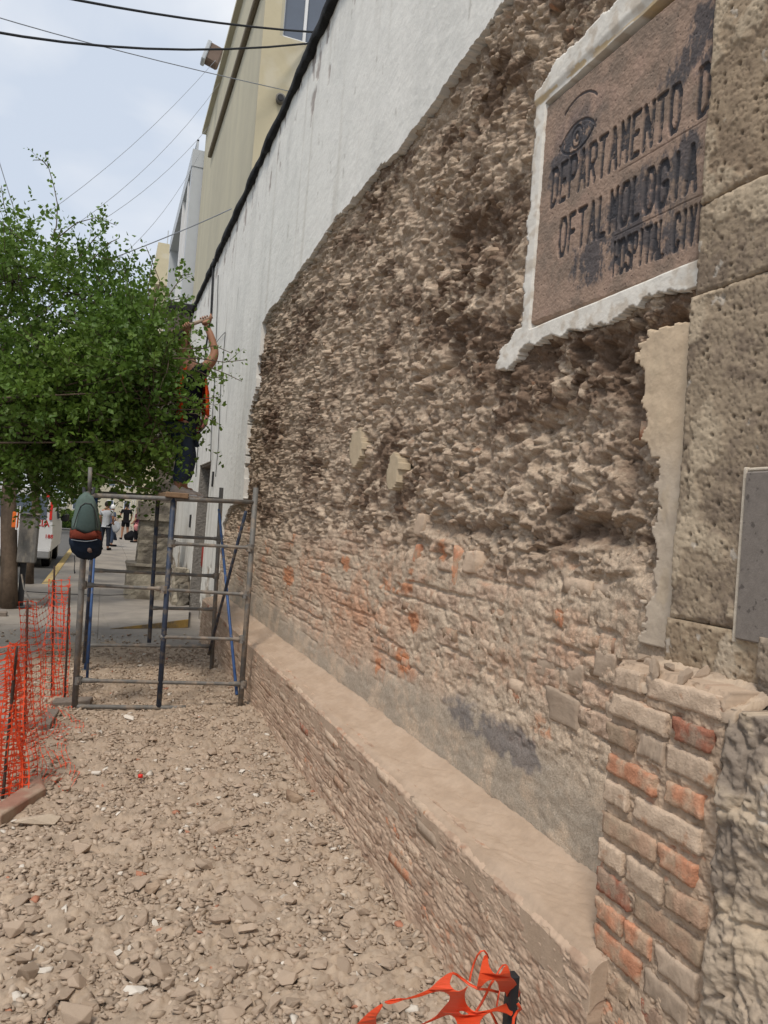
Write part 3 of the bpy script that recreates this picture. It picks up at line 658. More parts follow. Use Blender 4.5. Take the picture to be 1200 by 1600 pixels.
# ------------------------------------------------------------------ plaque
def strokes():
    A = {}
    A['D'] = [[(0, 0), (0, 1), (.6, 1), (1, .82), (1, .18), (.6, 0), (0, 0)]]
    A['E'] = [[(.9, 0), (0, 0), (0, 1), (.9, 1)], [(0, .52), (.75, .52)]]
    A['P'] = [[(0, 0), (0, 1), (.75, 1), (1, .86), (1, .6), (.75, .46), (0, .46)]]
    A['A'] = [[(0, 0), (.5, 1), (1, 0)], [(.2, .32), (.8, .32)]]
    A['R'] = A['P'] + [[(.45, .46), (1, 0)]]
    A['T'] = [[(0, 1), (1, 1)], [(.5, 1), (.5, 0)]]
    A['M'] = [[(0, 0), (0.05, 1), (.5, .35), (.95, 1), (1, 0)]]
    A['N'] = [[(0, 0), (0, 1), (1, 0), (1, 1)]]
    A['O'] = [[(.25, 0), (0, .2), (0, .8), (.25, 1), (.75, 1), (1, .8), (1, .2), (.75, 0), (.25, 0)]]
    A['F'] = [[(0, 0), (0, 1), (.9, 1)], [(0, .52), (.75, .52)]]
    A['L'] = [[(0, 1), (0, 0), (.85, 0)]]
    A['G'] = [[(1, .8), (.75, 1), (.25, 1), (0, .8), (0, .2), (.25, 0), (.75, 0), (1, .2), (1, .48), (.6, .48)]]
    A['I'] = [[(.5, 0), (.5, 1)]]
    A['H'] = [[(0, 0), (0, 1)], [(1, 0), (1, 1)], [(0, .5), (1, .5)]]
    A['S'] = [[(1, .82), (.75, 1), (.25, 1), (0, .82), (0, .62), (.25, .52), (.75, .48), (1, .36), (1, .18), (.75, 0), (.25, 0), (0, .18)]]
    A['C'] = [[(1, .8), (.75, 1), (.25, 1), (0, .8), (0, .2), (.25, 0), (.75, 0), (1, .2)]]
    A['V'] = [[(0, 1), (.5, 0), (1, 1)]]
    return A
def text_segs(txt, u0, u1, v0, hgt):
    A = strokes(); n = len(txt); adv = (u1 - u0) / n; out = []
    for i, ch in enumerate(txt):
        if ch == ' ': continue
        w = adv * .62
        for st in A[ch]:
            for a, b in zip(st[:-1], st[1:]): out.append((u0 + i * adv + a[0] * w, v0 + a[1] * hgt, u0 + i * adv + b[0] * w, v0 + b[1] * hgt))
    return out
segs = text_segs('DEPARTAMENTO D', .085, .915, .432, .135) + text_segs('OFTALMOLOGIA', .165, .885, .222, .130)
seg3 = text_segs('HOSPITAL CIVI', .508, .915, .065, .105)
eye = []
def arc(cx, cy, rx, ry, a0, a1, n=18, tilt=0):
    pts = []
    for k in range(n + 1):
        a = R_(a0 + (a1 - a0) * k / n); x, y = rx * math.cos(a), ry * math.sin(a); pts.append((cx + x * math.cos(tilt) - y * math.sin(tilt), cy + x * math.sin(tilt) + y * math.cos(tilt)))
    return [(a[0], a[1], b[0], b[1]) for a, b in zip(pts[:-1], pts[1:])]
ex, ey = .232, .638
eye += arc(ex, ey - .055, .125, .108, 25, 155) + arc(ex, ey + .055, .125, .108, 205, 335) + arc(ex, ey, .032, .038, 0, 360) + arc(ex, ey, .012, .015, 0, 360, 8) + arc(ex + .0, ey + .02, .14, .13, 40, 130)
un, vn = 520, 470
uu = np.linspace(0, .90, un); vv = np.linspace(0, .86, vn); U, Vv = np.meshgrid(uu, vv, indexing='ij')
def segdist(U, V, segs):
    d = np.full(U.shape, 9.0)
    for (x0, y0, x1, y1) in segs:
        dx, dy = x1 - x0, y1 - y0; L = dx * dx + dy * dy + 1e-12
        i0 = np.searchsorted(uu, min(x0, x1) - .03); i1 = np.searchsorted(uu, max(x0, x1) + .03)
        j0 = np.searchsorted(vv, min(y0, y1) - .03); j1 = np.searchsorted(vv, max(y0, y1) + .03)
        if i1 <= i0 or j1 <= j0: continue
        a, b = U[i0:i1, j0:j1], V[i0:i1, j0:j1]
        t = np.clip(((a - x0) * dx + (b - y0) * dy) / L, 0, 1)
        d[i0:i1, j0:j1] = np.minimum(d[i0:i1, j0:j1], np.hypot(a - x0 - t * dx, b - y0 - t * dy))
    return d
wob = .0012 * fbm(U * 40, Vv * 40, 3, 201)
d1 = segdist(U + wob, Vv + wob, segs); d3 = segdist(U + wob, Vv + wob, seg3); de = segdist(U + wob, Vv + wob, eye)
let = np.maximum(1 - sst(.0088, .0112, d1), 1 - sst(.0064, .0084, d3)); eyl = 1 - sst(.0038, .0058, de)
rules = np.maximum(1 - sst(.001, .003, np.abs(Vv - .407)), 1 - sst(.001, .003, np.abs(Vv - .195)) * (U > .5))
pit1, _, pc = worley(U * 55, Vv * 55, 205); pits = sst(.06 + .9 * (pc - .80), .03, pit1) * (pc > .82)
edge_ = np.minimum(np.minimum(U, .90 - U), np.minimum(Vv, .86 - Vv)) + .006 * fbm(U * 30, Vv * 30, 3, 207)
hp = -.008 * let - .004 * eyl - .0025 * rules - .003 * pits + .003 * fbm(U * 12, Vv * 12, 4, 209) + .0022 * fbm(U * 60, Vv * 60, 3, 210, .7) - .008 * (1 - sst(.0, .010, edge_)) - .03 * sst(.846, .852, Vv)
pk = np.array([.34, .245, .19]); pk2 = np.array([.25, .19, .15]); bk = np.array([.055, .055, .062])
cp = lerp(pk, pk2, sst(-.2, .3, fbm(U * 8, Vv * 8, 5, 211, .6))); cp = lerp(cp, np.array([.42, .29, .23]), sst(.15, .4, fbm(U * 5 + 3, Vv * 5, 4, 213)) * .5)
def sm(cu, cv, ru, rv, k=1): return k * np.exp(-(((U - cu) / ru) ** 2 + ((Vv - cv) / rv) ** 2))
sm_ = sm(.19, .57, .14, .07, .85) + sm(.15, .50, .10, .08, .6) + sm(.86, .66, .10, .11, 1.0) + sm(.72, .60, .08, .06, .45) + sm(.74, .30, .16, .09, 1.0) + sm(.52, .28, .10, .09, .8) + sm(.34, .18, .12, .09, .75) + sm(.60, .16, .16, .06, .7) + sm(.80, .10, .10, .07, .8) + sm(.40, .09, .12, .04, .5) + sm(.83, .42, .04, .12, .5)
nse = fbm(U * 14, Vv * 9, 5, 217, .65)
smud = sst(.30, .80, sm_ * (1 + 1.9 * nse + 1.0 * fbm(U * 45, Vv * 25, 3, 218, .7)))
cp = lerp(cp, bk * 1.35, smud * .85)
flk = sst(-.35, -.1, fbm(U * 30, Vv * 30, 4, 219, .6))
cp = lerp(cp, bk, np.clip(let * (.45 + .5 * flk), 0, 1)); cp = lerp(cp, bk * 1.3, eyl * .8); cp = lerp(cp, bk * 1.4, pits * .5)
iris = np.clip((np.hypot((U - ex) / .10, (Vv - ey) / .05) < 1) * (nse > -.12), 0, 1) * 1.0; cp = lerp(cp, bk * 1.3, iris * .85); cp = lerp(cp, bk * 1.5, sm(ex, ey + .01, .13, .10) * sst(-.35, .15, nse) * .8)
ZB = 2.425
def plq(U_, V_, d): return np.stack([1.482 - d, 2.60 - U_, ZB - .035 * U_ + V_], -1)
Vp = plq(U, Vv, hp).reshape(-1, 3)
Va, Fa, Ca = skirt(Vp, gridfaces(un, vn, True), (.06, 0, 0), None, cp.reshape(-1, 3))
pl = thing('stone_plaque', 'pinkish carved stone plaque with blackened lettering and an eye, high in the wall', 'plaque', (1.48, 2.15, 2.85))
raw('engraved_face', Va, Fa, M['plaque'], pl, True, Ca)

# ------------------------------------------------------------------ bench plinth along the wall foot
bench = thing('wall_plinth', 'low brick plinth with a dusty sloping top running along the foot of the bare wall', 'plinth', (1.3, 5, 0))
yb = wall_grid(1.655, 9.95, 1.15)
# profile: face from z=0 to .52 then rounded nose, then top to the wall
def bench_dust(A, s):
    """s 0..1 across the sloping top; returns x, z"""
    x = 1.262 + .285 * s; z = .520 + .085 * s + .055 * s ** 5
    n = .010 * fbm(A * 2.5, s * 1.2, 4, 221) + .006 * fbm(A * 9 + s * 4, s * 3, 4, 223, .6) + .0022 * fbm(A * 50, s * 14, 3, 225)
    rip = .008 * sst(.15, .5, fbm(A * 7 + s * 5, s * 2.2, 4, 229, .6)); z = z + n - rip
    nose = (1 - sst(0, .12, s)); return x, z - .018 * nose - .02 * nose * np.clip(fbm(A * 6, s * 0, 4, 227), 0, 1)
ss = np.linspace(0, 1, 110); A, S = np.meshgrid(yb, ss, indexing='ij')
x_, z_ = bench_dust(A, S)
cd = lerp(np.array([.45, .345, .26]), np.array([.405, .305, .225]), sst(-.3, .3, fbm(A * 4, S * 3, 4, 231)))
Va, Fa, Ca = skirt(np.stack([x_, A, z_], -1).reshape(-1, 3), gridfaces(len(yb), 110, True), (0, 0, -.1), None, cd.reshape(-1, 3), True)
raw('dusty_top', Va, Fa, M['dust'], bench, True, Ca)
zf = np.linspace(-.01, .535, 190); A, B = np.meshgrid(yb, zf, indexing='ij')
row_h = .058
def face_fields(A, B, X0=0):
    w = .008 * fbm(A * 3, B * 3, 3, 241); rw = np.floor((B + w) / row_h); fr = (B + w) / row_h - rw
    h_ = .007 * fbm(A * 5, B * 9, 4, 243) + .005 * fbm(A * 24, B * 40, 4, 245, .65) + .0015 * fbm(A * 80, B * 110, 2, 249) - .004 * sst(.14, .03, np.minimum(fr, 1 - fr)) * (fbm(A * 4, B * 6, 3, 246) > -.05) - .010 * sst(.05, .4, fbm(A * 12, B * 20, 4, 247, .65)) + .006 * np.abs(fbm(A * 30, B * 36, 3, 248, .65))
    n_ = fbm(A * 5, B * 8, 5, 251, .6); n2_ = fbm(A * 20, B * 34, 4, 253, .6)
    cc = lerp(np.array([.50, .375, .28]), np.array([.37, .26, .19]), sst(-.1, .3, n_ + .6 * n2_))
    cc = lerp(cc, np.array([.47, .24, .15]), sst(.30, .5, n2_ + .5 * fbm(A * 2, B * 3, 3, 255)) * .6)
    cc = lerp(cc, np.array([.17, .14, .115]), sst(.36, .5, fbm(A * 9 + 4, B * 9, 4, 257, .6)) * .35)
    foot = sst(.10, .02, B + .03 * fbm(A * 4, B, 3, 259)); cc = lerp(cc, np.array([.44, .33, .245]), foot * .8)
    return h_ + .012 * foot - .05 * sst(.50, .535, B), cc
hf, cf = face_fields(A, B)
Va, Fa, Ca = skirt(np.stack([1.262 - hf, np.where(A == yb[0], A + .003, np.where(A == yb[-1], A - .003, A)), B], -1).reshape(-1, 3), gridfaces(len(yb), 190), (.08, 0, 0), None, cf.reshape(-1, 3), True)
raw('mortar_face', Va, Fa, M['dust'], bench, True, Ca)
BF = [lumpy_box('thin_brick_mesh', (.04, .12, .022), (1, 5, 2), .10, 60 + k, M['brick']) for k in range(5)]
cnt = 0
for r_ in range(9):
    y = 1.73 + r3.uniform(0, .2)
    while y < 9.6 and cnt < 285:
        L = r3.uniform(.15, .27)
        if r3.random() < .80 - .03 * y:
            zc = (r_ + .5) * row_h - .004
            hh_, _q = face_fields(np.array([[y + L / 2]]), np.array([[zc]]))
            mm = r3.choices(['brick', 'brick_pale', 'stone', 'brick_or', 'brick_red'], [4, 6, 3, .7, .5])[0]
            inst('brick', BF[cnt % 5], bench, (1.262 - float(hh_[0, 0]) + .04 + r3.uniform(-.004, .009), y + L / 2, zc + .008 * math.sin(y * 3)), (R_(r3.uniform(-1.5, 1.5)), 0, R_(r3.uniform(-1, 1))), (1, L / .25, r3.uniform(.85, 1.1)), M[mm]); cnt += 1
        y += L + .015
mb = MB(); mb.box(1.275, 1.329, 1.664, 1.76, 0, .498, .006); mb.out('end_mortar', mat('end_dust', (.45, .345, .26), bump=.8, bscale=50), bench)
mb = MB(); mb.box(1.33, 1.52, 1.71, 9.9, 0, .50); mb.out('core', M['kerbg'], bench)
# ------------------------------------------------------------------ brick pier
PX = 1.30
pier = thing('brick_pier', 'short projecting pier of weathered orange and tan bricks at the near end of the plinth', 'pier', (PX, 1.45, 0))
ya, yb_ = 1.331, 1.722
yy = np.linspace(ya, yb_, 230); zz = np.linspace(0, 1.295, 620); A, B = np.meshgrid(yy, zz, indexing='ij')
hm = .008 * fbm(A * 10, B * 10, 4, 261, .6) + .006 * fbm(A * 40, B * 40, 4, 263, .65) - .010 * sst(.0, .5, fbm(A * 16, B * 24, 4, 265, .6)) - .018 + .014 * sst(.62, .30, B + .15 * fbm(A * 6, B * 6, 3, 266))
hm = hm - .03 * (1 - sst(0, .016, B - 0)) * 0 - .02 * sst(1.27, 1.295, B)
cm2 = lerp(np.array([.45, .34, .25]), np.array([.33, .25, .185]), sst(-.1, .4, fbm(A * 14, B * 14, 4, 267, .6)))
cm2 = lerp(cm2, np.array([.45, .22, .14]), sst(.3, .5, fbm(A * 12, B * 18, 4, 269, .6)) * .6)
Va, Fa, Ca = skirt(np.stack([PX - hm, A, B], -1).reshape(-1, 3), gridfaces(230, 620), (.26, 0, 0), None, cm2.reshape(-1, 3))
raw('mortar', Va, Fa, M['dust'], pier, True, Ca)
PB = [lumpy_box('pier_brick_mesh', (.05, .12, .028), (2, 20, 6), .11, 80 + k, M['brick']) for k in range(6)]
rows = {0: [(.03, .30, 'p'), (.36, .98, 'p')], 1: [(.0, .56, 'p'), (.62, .93, 'r')], 2: [(.0, .27, 't'), (.30, .55, 'm'), (.57, .95, 'p')],
        3: [(.0, .50, 'o'), (.58, .90, 'o')], 4: [(.0, .25, 'p'), (.30, .90, 'p')], 5: [(.0, .54, 't'), (.57, .88, 'o')], 6: [(.0, .25, 'p'), (.30, .62, 'p'), (.66, .97, 't')],
        7: [(.0, .32, 'r'), (.36, .96, 't')], 8: [(.0, .28, 'o'), (.31, .56, 'o'), (.60, .95, 'm')], 9: [(.0, .48, 'o'), (.52, .9, 'm')], 10: [(.05, .4, 't'), (.5, .7, 'r')],
        11: [(.0, .5, 'o'), (.6, .95, 'm')], 12: [(.1, .5, 't'), (.55, .9, 'p')], 13: [(.0, .4, 't'), (.5, .9, 'm')], 14: [(.05, .5, 'r')], 15: [(.0, .45, 't'), (.5, .9, 'p')], 16: [(.1, .6, 't')]}
mk = {'p': 'brick_pale', 'r': 'brick_red', 't': 'brick', 'o': 'brick_or', 'm': 'stone'}
for r_, bs in rows.items():
    zc = 1.258 - .0775 * r_
    for (a, b, t_) in bs:
        L = (b - a) * (yb_ - ya); yc = yb_ - (a + b) / 2 * (yb_ - ya)
        pr = {'m': .002}.get(t_, .006) + r3.uniform(-.005, .004) - .004 * (r_ > 8)
        inst('brick', PB[r3.randrange(6)], pier, (PX + .05 + .012 - pr, yc, zc + r3.uniform(-.004, .004)), (R_(r3.uniform(-2.5, 2.5)), 0, R_(r3.uniform(-1.5, 1.5))), (1, L / .24, r3.uniform(.92, 1.12)), M[mk[t_]])
# broken mortar cap on the pier
yy = np.linspace(1.305, yb_ - .006, 190); xx = np.linspace(PX + .016, 1.47, 70); A, B = np.meshgrid(yy, xx, indexing='ij')
T_ = np.clip((B - PX) / .14, 0, 2); hz = 1.258 + .020 * T_ + .030 * sst(.3, 1.0, T_ + .5 * fbm(A * 7, B * 7, 3, 273)) + .009 * fbm(A * 14, B * 14, 5, 271, .65) + .006 * fbm(A * 60, B * 60, 3, 272, .7) - .010 * (1 - sst(0, .02, B - PX - .008))
cc = lerp(np.array([.48, .38, .285]), np.array([.37, .29, .22]), sst(-.1, .3, fbm(A * 15, B * 15, 4, 275)))
Va, Fa, Ca = skirt(np.stack([B + .012 * fbm(A * 9, A * 3, 3, 277), A, hz], -1).reshape(-1, 3), gridfaces(190, 70, True), (0, 0, -.02), None, cc.reshape(-1, 3))
raw('mortar_cap', Va, Fa, M['dust'], pier, True, Ca)
for k in range(9):
    s_ = r3.uniform(.008, .022); inst('mortar_lump', WS[k % 6], pier, (r3.uniform(PX + .02, 1.40), r3.uniform(1.35, 1.70), 1.300), (r3.uniform(0, 3), r3.uniform(0, 3), 0), (s_, s_ * 1.4, s_ * .8), M['stone'])

# ------------------------------------------------------------------ stone pilaster
PL = 1.44
pil = thing('stone_pilaster', 'broad tan tuff pilaster of big pitted blocks at the right, beside the plaque', 'pilaster', (PL, 1.2, 0))
def tuff(name, ya, yb, za, zb, X, parent, seed, tone=0, amp=1., rough=0, cols=None, m='cantera', nn=None):
    ny = int((yb - ya) / .0042) + 2; nz2 = int((zb - za) / .0042) + 2
    yy = np.linspace(ya, yb, ny); zz = np.linspace(za, zb, nz2); A, B = np.meshgrid(yy, zz, indexing='ij')
    p1, _, pc = worley(A * 38, B * 38, seed); p2, _, pc2 = worley(A * 95, B * 95, seed + 3)
    e_ = np.minimum(np.minimum(A - ya, yb - A), np.minimum(B - za, zb - B)) + .008 * fbm(A * 25, B * 25, 3, seed + 5)
    pits = sst(.10 + .26 * (pc - .8) / .2, .04, p1) * (pc > .88) ; pits2 = sst(.35, .15, p2) * (pc2 > .6)
    hh = (.008 * fbm(A * 5, B * 5, 4, seed + 7) + .002 * fbm(A * 70, B * 70, 2, seed + 8) + .0035 * fbm(A * 25, B * 25, 4, seed + 9, .6) - .010 * pits - .004 * pits2) * amp - .006 * (1 - sst(0, .010, e_))
    if rough:
        f1, f2, c1 = worley(A * 7 + .3 * fbm(A * 5, B * 5, 3, seed + 60), B * 5.5, seed + 61)
        hh = hh + rough * (.9 * fbm(A * 3.2, B * 2.6, 5, seed + 11, .55) + .35 * fbm(A * 14, B * 12, 4, seed + 13, .6) - .20 * sst(.10, .0, f2 - f1) + .25 * np.abs(fbm(A * 9, B * 8, 4, seed + 14, .65)) + .10 * fbm(A * 42, B * 40, 4, seed + 62, .7))
    c0, c1_, c2_ = cols or (np.array([.34, .27, .195]), np.array([.23, .18, .135]), np.array([.50, .41, .30]))
    n_ = fbm(A * 3.5, B * 3.5, 5, seed + 15, .6); n2_ = fbm(A * 16, B * 16, 4, seed + 17, .6)
    cc = lerp(c0, c1_, sst(-.2, .25, n_ + .6 * n2_ + .4 * fbm(A * 50, B * 50, 3, seed + 18, .7))); cc = lerp(cc, c2_, sst(.10, .24, fbm(A * 4.5 + 7, B * 4.5, 5, seed + 19, .6)) * .8); hh = hh + .004 * sst(.10, .16, fbm(A * 4.5 + 7, B * 4.5, 5, seed + 19, .6))
    cc = lerp(cc, np.array([.10, .08, .06]), np.clip(pits * (pc > .86), 0, 1) * .7)
    cc = lerp(cc, np.array([.60, .56, .50]), sst(.40, .46, fbm(A * 13, B * 9, 4, seed + 23, .6)) * .5)
    Va, Fa, Ca = skirt(np.stack([X - hh, A, B], -1).reshape(-1, 3), gridfaces(ny, nz2), (.12, 0, 0), None, cc.reshape(-1, 3))
    return raw(name, Va, Fa, M[m], parent, True, Ca)
g = .0012
tuff('stone_block', .75, 1.662 - g, 3.30, 4.1, PL, pil, 301)
tuff('stone_block', .75, 1.662 - g, 2.53 + g, 3.30 - g, PL, pil, 321, cols=(np.array([.35, .27, .19]), np.array([.27, .205, .145]), np.array([.50, .41, .30])))
tuff('stone_block', 1.30 + g, 1.662, 2.285 + g, 2.53 - g, PL, pil, 341)
tuff('stone_block', .75, 1.30 - g, 2.285 + g, 2.53 - g, PL + .004, pil, 351)
tuff('stone_block', 1.0, 1.672, 1.42 + g, 2.285 - g, PL, pil, 361)
tuff('stone_block', 1.35 + g, 1.678, 1.28, 1.42 - g, PL - .005, pil, 381, cols=(np.array([.40, .32, .225]), np.array([.30, .23, .16]), np.array([.50, .42, .32])))
tuff('stone_block', .75, 1.35 - g, 1.18, 1.42 - g, PL - .02, pil, 391, rough=.012, cols=(np.array([.24, .195, .15]), np.array([.16, .135, .11]), np.array([.36, .29, .22])))
mb = MB(); mb.box(PL + .06, 1.58, -.6, 1.65, 1.0, 4.1); mb.out('core', M['kerbg'], pil)
rb = thing('rough_stone_base', 'rough grey weathered rock block with deep cracks under the stone pilaster', 'stone base', (1.22, .9, 0))
tuff('rock_face', .55, 1.322, 0, 1.262, 1.315, rb, 401, rough=.065, amp=1.2, m='greyrock', cols=(np.array([.42, .34, .26]), np.array([.25, .205, .165]), np.array([.50, .405, .30])))
mb = MB(); mb.box(1.36, 1.5, .4, 1.2, 0, 1.22); mb.out('core', M['kerbg'], rb)
gs = thing('grey_stone_tablet', 'smooth dark grey stone tablet let into the pilaster at the right edge', 'tablet', (1.43, 1.2, 1.6))
mb = MB(); q0 = P(1165, 737, x=1.425); q1 = P(1147, 998, x=1.425); mb.box(1.424, 1.46, .9, q0[1], q1[2], q0[2], .004); mb.out('stone_panel', M['slab'], gs)
mb = MB(); mb.box(1.430, 1.46, q0[1] + .001, q0[1] + .014, q1[2] - .01, q0[2] + .012, .003); mb.box(1.430, 1.46, .9, q0[1], q0[2] + .001, q0[2] + .010, .003); mb.out('mortar_edge', mat('pale_mortar', (.50, .44, .36), bump=.5), gs)
# ------------------------------------------------------------------ buildings beyond the wall
yb_c = 13.4; XB = 1.93
bl = thing('cream_building', 'tall cream building with a barred window rising behind the white wall', 'building', (XB, yb_c, 0))
zr0 = P(373, 0, x=XB)[2]; zr = 12.7
mb = MB(); mb.box(XB, XB + .35, yb_c, 23.1, 5.5, zr); mb.out('street_facade', M['cream'], bl)  # greyer cream: shade on the street side is put into the colour
wq = [P(p[0], p[1], y=yb_c) for p in ((440, 0), (437, 55), (490, 65))]
wx0, wz0 = wq[1][0], wq[1][2]; wx1 = wx0 + 1.5; wz1 = wz0 + 1.7
mb = MB(); mb.box(XB + .003, wx0, yb_c - .003, yb_c + .35, 5.5, zr); mb.box(wx1, 9, yb_c - .003, yb_c + .35, 5.5, zr); mb.box(wx0, wx1, yb_c - .003, yb_c + .35, 5.5, wz0); mb.box(wx0, wx1, yb_c - .003, yb_c + .35, wz1, zr)
mb.out('front_facade', M['cream2'], bl)
mb = MB(); mb.box(XB - .10, XB - .002, yb_c - .1, 20.9, 11.05, 11.16, .02); mb.out('string_moulding', mat('brown_moulding', (.20, .165, .12), var=.15), bl)
mb = MB(); mb.box(XB - .12, 9.2, yb_c - .12, 23.1, zr, zr + .1); mb.out('roof', M['cream'], bl)
wf = MB()
for a, b in ((wx0, wx0 + .07), (wx0 + .42, wx0 + .47), (wx0 + .82, wx0 + .93), (wx1 - .07, wx1)): wf.box(a, b, yb_c + .03, yb_c + .10, wz0, wz1)
wf.box(wx0, wx1, yb_c + .02, yb_c + .11, wz0 - .05, wz0 + .03); wf.box(wx0, wx1, yb_c + .02, yb_c + .11, wz1 - .05, wz1 + .03)
fr = wf.out('window', M['white'], bl)
for a, b in ((wx0 + .07, wx0 + .42), (wx0 + .47, wx0 + .82), (wx0 + .93, wx1 - .07)):
    mb = MB(); mb.box(a, b, yb_c + .075, yb_c + .085, wz0 + .03, wz1 - .05); o = mb.out('pane', M['glass'], None, loc=(0, 0, 0)); o.parent = fr; o.location = (-XB, -yb_c, 0)
q = P(437, 158, y=yb_c)
lm = thing('wall_lamp', 'small round grey floodlight on the cream facade just above the black felt wall edge', 'lamp', tuple(q))
mb = MB(); mb.tube([q + np.array([0, 0, 0]), q + np.array([-.01, -.12, .0])], [.07, .085], 14); mb.out('housing', M['box'], lm, True)
mb = MB(); mb.tube([q + np.array([-.01, -.123, .0]), q + np.array([-.01, -.135, .0])], [.06, .055], 14); mb.out('lens', M['blackpl'], lm)
q = P(348, 92, x=XB)
fl = thing('roof_floodlight', 'boxy brown and grey floodlight sticking out near the roofline of the cream building', 'floodlight', tuple(q))
mb = MB(); mb.bbox(q + np.array([-.24, 0, 0]), (.19, .16, .24), .04, np.array(Matrix.Rotation(R_(15), 3, 'Y'))); mb.out('housing', mat('brown_housing', (.17, .125, .10), var=.15), fl)
mb = MB(); mb.box(q[0] - .07, q[0], q[1] - .03, q[1] + .03, q[2] - .04, q[2] + .04); mb.out('bracket', M['steel'], fl)
mb = MB(); mb.bbox(q + np.array([-.43, -.02, .02]), (.05, .18, .27), .02, np.array(Matrix.Rotation(R_(15), 3, 'Y'))); mb.out('reflector', M['greyframe'], fl)
# grey framed facade
gx0, gx1, gy0, gy1 = 1.62, 2.3, 23.2, 31.5; gz = 12.25
gb = thing('grey_framed_facade', 'pale grey projecting window frame with tall vertical fins on the next building', 'building', (gx0, gy0, 0))
mb = MB(); mb.box(gx0, gx1, gy0, gy0 + .35, 5, gz - .5); mb.out('side_panel', M['greyframe'], gb)
mb = MB(); mb.box(gx0 - .02, gx1, gy0 - .02, gy1, gz - .5, gz); mb.out('top_panel', M['greyframe'], gb)
mb = MB(); mb.box(gx0, gx1, gy1 - .35, gy1, 5, gz - .5); mb.out('side_panel', M['greyframe'], gb)
for f_y in (24.3, 26.0): mb = MB(); mb.box(gx0 - .0, gx1 - .1, f_y, f_y + .14, 5, gz - .5); mb.out('fin', M['white'], gb)
mb = MB(); mb.box(gx1 - .1, gx1 + .1, gy0, gy1, 5, gz); mb.out('wall', M['cream'], gb)
for (a, b) in ((23.7, 24.2), (24.6, 25.8), (26.6, 29.4)):
    mb = MB(); mb.box(gx1 - .14, gx1 - .10, a, b, 6.5, gz - 1.3); mb.out('pane', M['glass'], gb)
mb = MB()
for k in range(9): mb.box(gx0 + .1, gx0 + .16, gy0 + .3 + k * .9, gy0 + .36 + k * .9, gz, gz + .45)
mb.box(gx0 + .1, gx0 + .16, gy0 + .3, gy1 - .4, gz + .40, gz + .45); mb.out('roof_rail', M['greyframe'], gb)
# far cream tower and the houses along the street
q0 = P(247, 380, y=44); q1 = P(277, 380, y=44)
ft = thing('far_cream_tower', 'cream tower block with a flat lip far along the street above the tree', 'building', (q0[0], 44, 0))
mb = MB(); mb.box(q0[0] + .25, q0[0] + 4, 44, 50, -.1, q0[2] - 2.3); mb.out('wall', M['cream2'], ft)
mb = MB(); mb.box(q0[0], q0[0] + 4.2, 43.8, 50.2, q0[2] - 2.297, q0[2]); mb.out('parapet', M['cream2'], ft)
mb = MB(); mb.box(q0[0] + .9, q0[0] + 2.2, 44.5, 46, q0[2], q0[2] + .35, .05); mb.tube([(q0[0] + .5, 44.3, q0[2]), (q0[0] + .5, 44.3, q0[2] + .9)], .03, 5); mb.out('roof_tank', M['greyframe'], ft)
def house(x0, x1, y0, y1, z1, m, label, nwin, facade='x', seed=0, cat='building'):
    b_ = thing('street_house', label, cat, (x0, y0, 0)); rg = random.Random(seed)
    mb = MB(); mb.box(x0, x1, y0, y1, -.2, z1); mb.out('wall', m, b_)
    mb = MB(); mb.box(x0 - .15, x1 + .15, y0 - .1, y1 + .1, z1, z1 + .22); mb.out('cornice', M['white'], b_)
    for fl_ in range(max(1, int(z1 // 3))):
        for k in range(nwin):
            if facade == 'x':
                L = (y1 - y0) / nwin; ya_ = y0 + L * (k + .3); mb = MB()
                mb.box(x0 - .03, x0 + .03, ya_, ya_ + L * .4, .9 + fl_ * 3, 2.3 + fl_ * 3); wo_ = mb.out('window', M['white'], b_)
                mb = MB(); mb.box(x0 - .045, x0 - .031, ya_ + .06, ya_ + L * .4 - .06, .98 + fl_ * 3, 2.22 + fl_ * 3)
            elif facade == 'X':
                L = (y1 - y0) / nwin; ya_ = y0 + L * (k + .3); mb = MB()
                mb.box(x1 - .03, x1 + .03, ya_, ya_ + L * .4, .9 + fl_ * 3, 2.3 + fl_ * 3); wo_ = mb.out('window', M['white'], b_)
                mb = MB(); mb.box(x1 + .031, x1 + .045, ya_ + .06, ya_ + L * .4 - .06, .98 + fl_ * 3, 2.22 + fl_ * 3)
            else:
                L = (x1 - x0) / nwin; xa_ = x0 + L * (k + .3); mb = MB()
                mb.box(xa_, xa_ + L * .4, y0 - .03, y0 + .03, .9 + fl_ * 3, 2.3 + fl_ * 3); wo_ = mb.out('window', M['white'], b_)
                mb = MB(); mb.box(xa_ + .06, xa_ + L * .4 - .06, y0 - .045, y0 - .031, .98 + fl_ * 3, 2.22 + fl_ * 3)
            o = mb.out('pane', M['glass'], None, loc=(0, 0, 0)); o.parent = wo_; o.location = (-x0, -y0, 0)
    return b_
house(1.0 + .9, 8, 18.2, 31, 5.2, M['cream'], 'single storey cream house wall just past the stone pilaster', 3, 'x', 1)
house(2.35, 9, 50.5, 74, 7.5, M['cream2'], 'pale cream house far down the pavement behind the standing people', 5, 'x', 2)
house(-4.0, 3.4, 95, 105, 7.0, M['cream'], 'cream house closing the view at the end of the street', 4, 'y', 3)
house(-18, -9.6, 6, 30, 6.5, M['cream2'], 'low cream house across the road behind the trees', 5, 'X', 4)
house(-18, -9.6, 31, 60, 8.0, M['white'], 'white house across the road beyond the parked pickup', 6, 'X', 5)
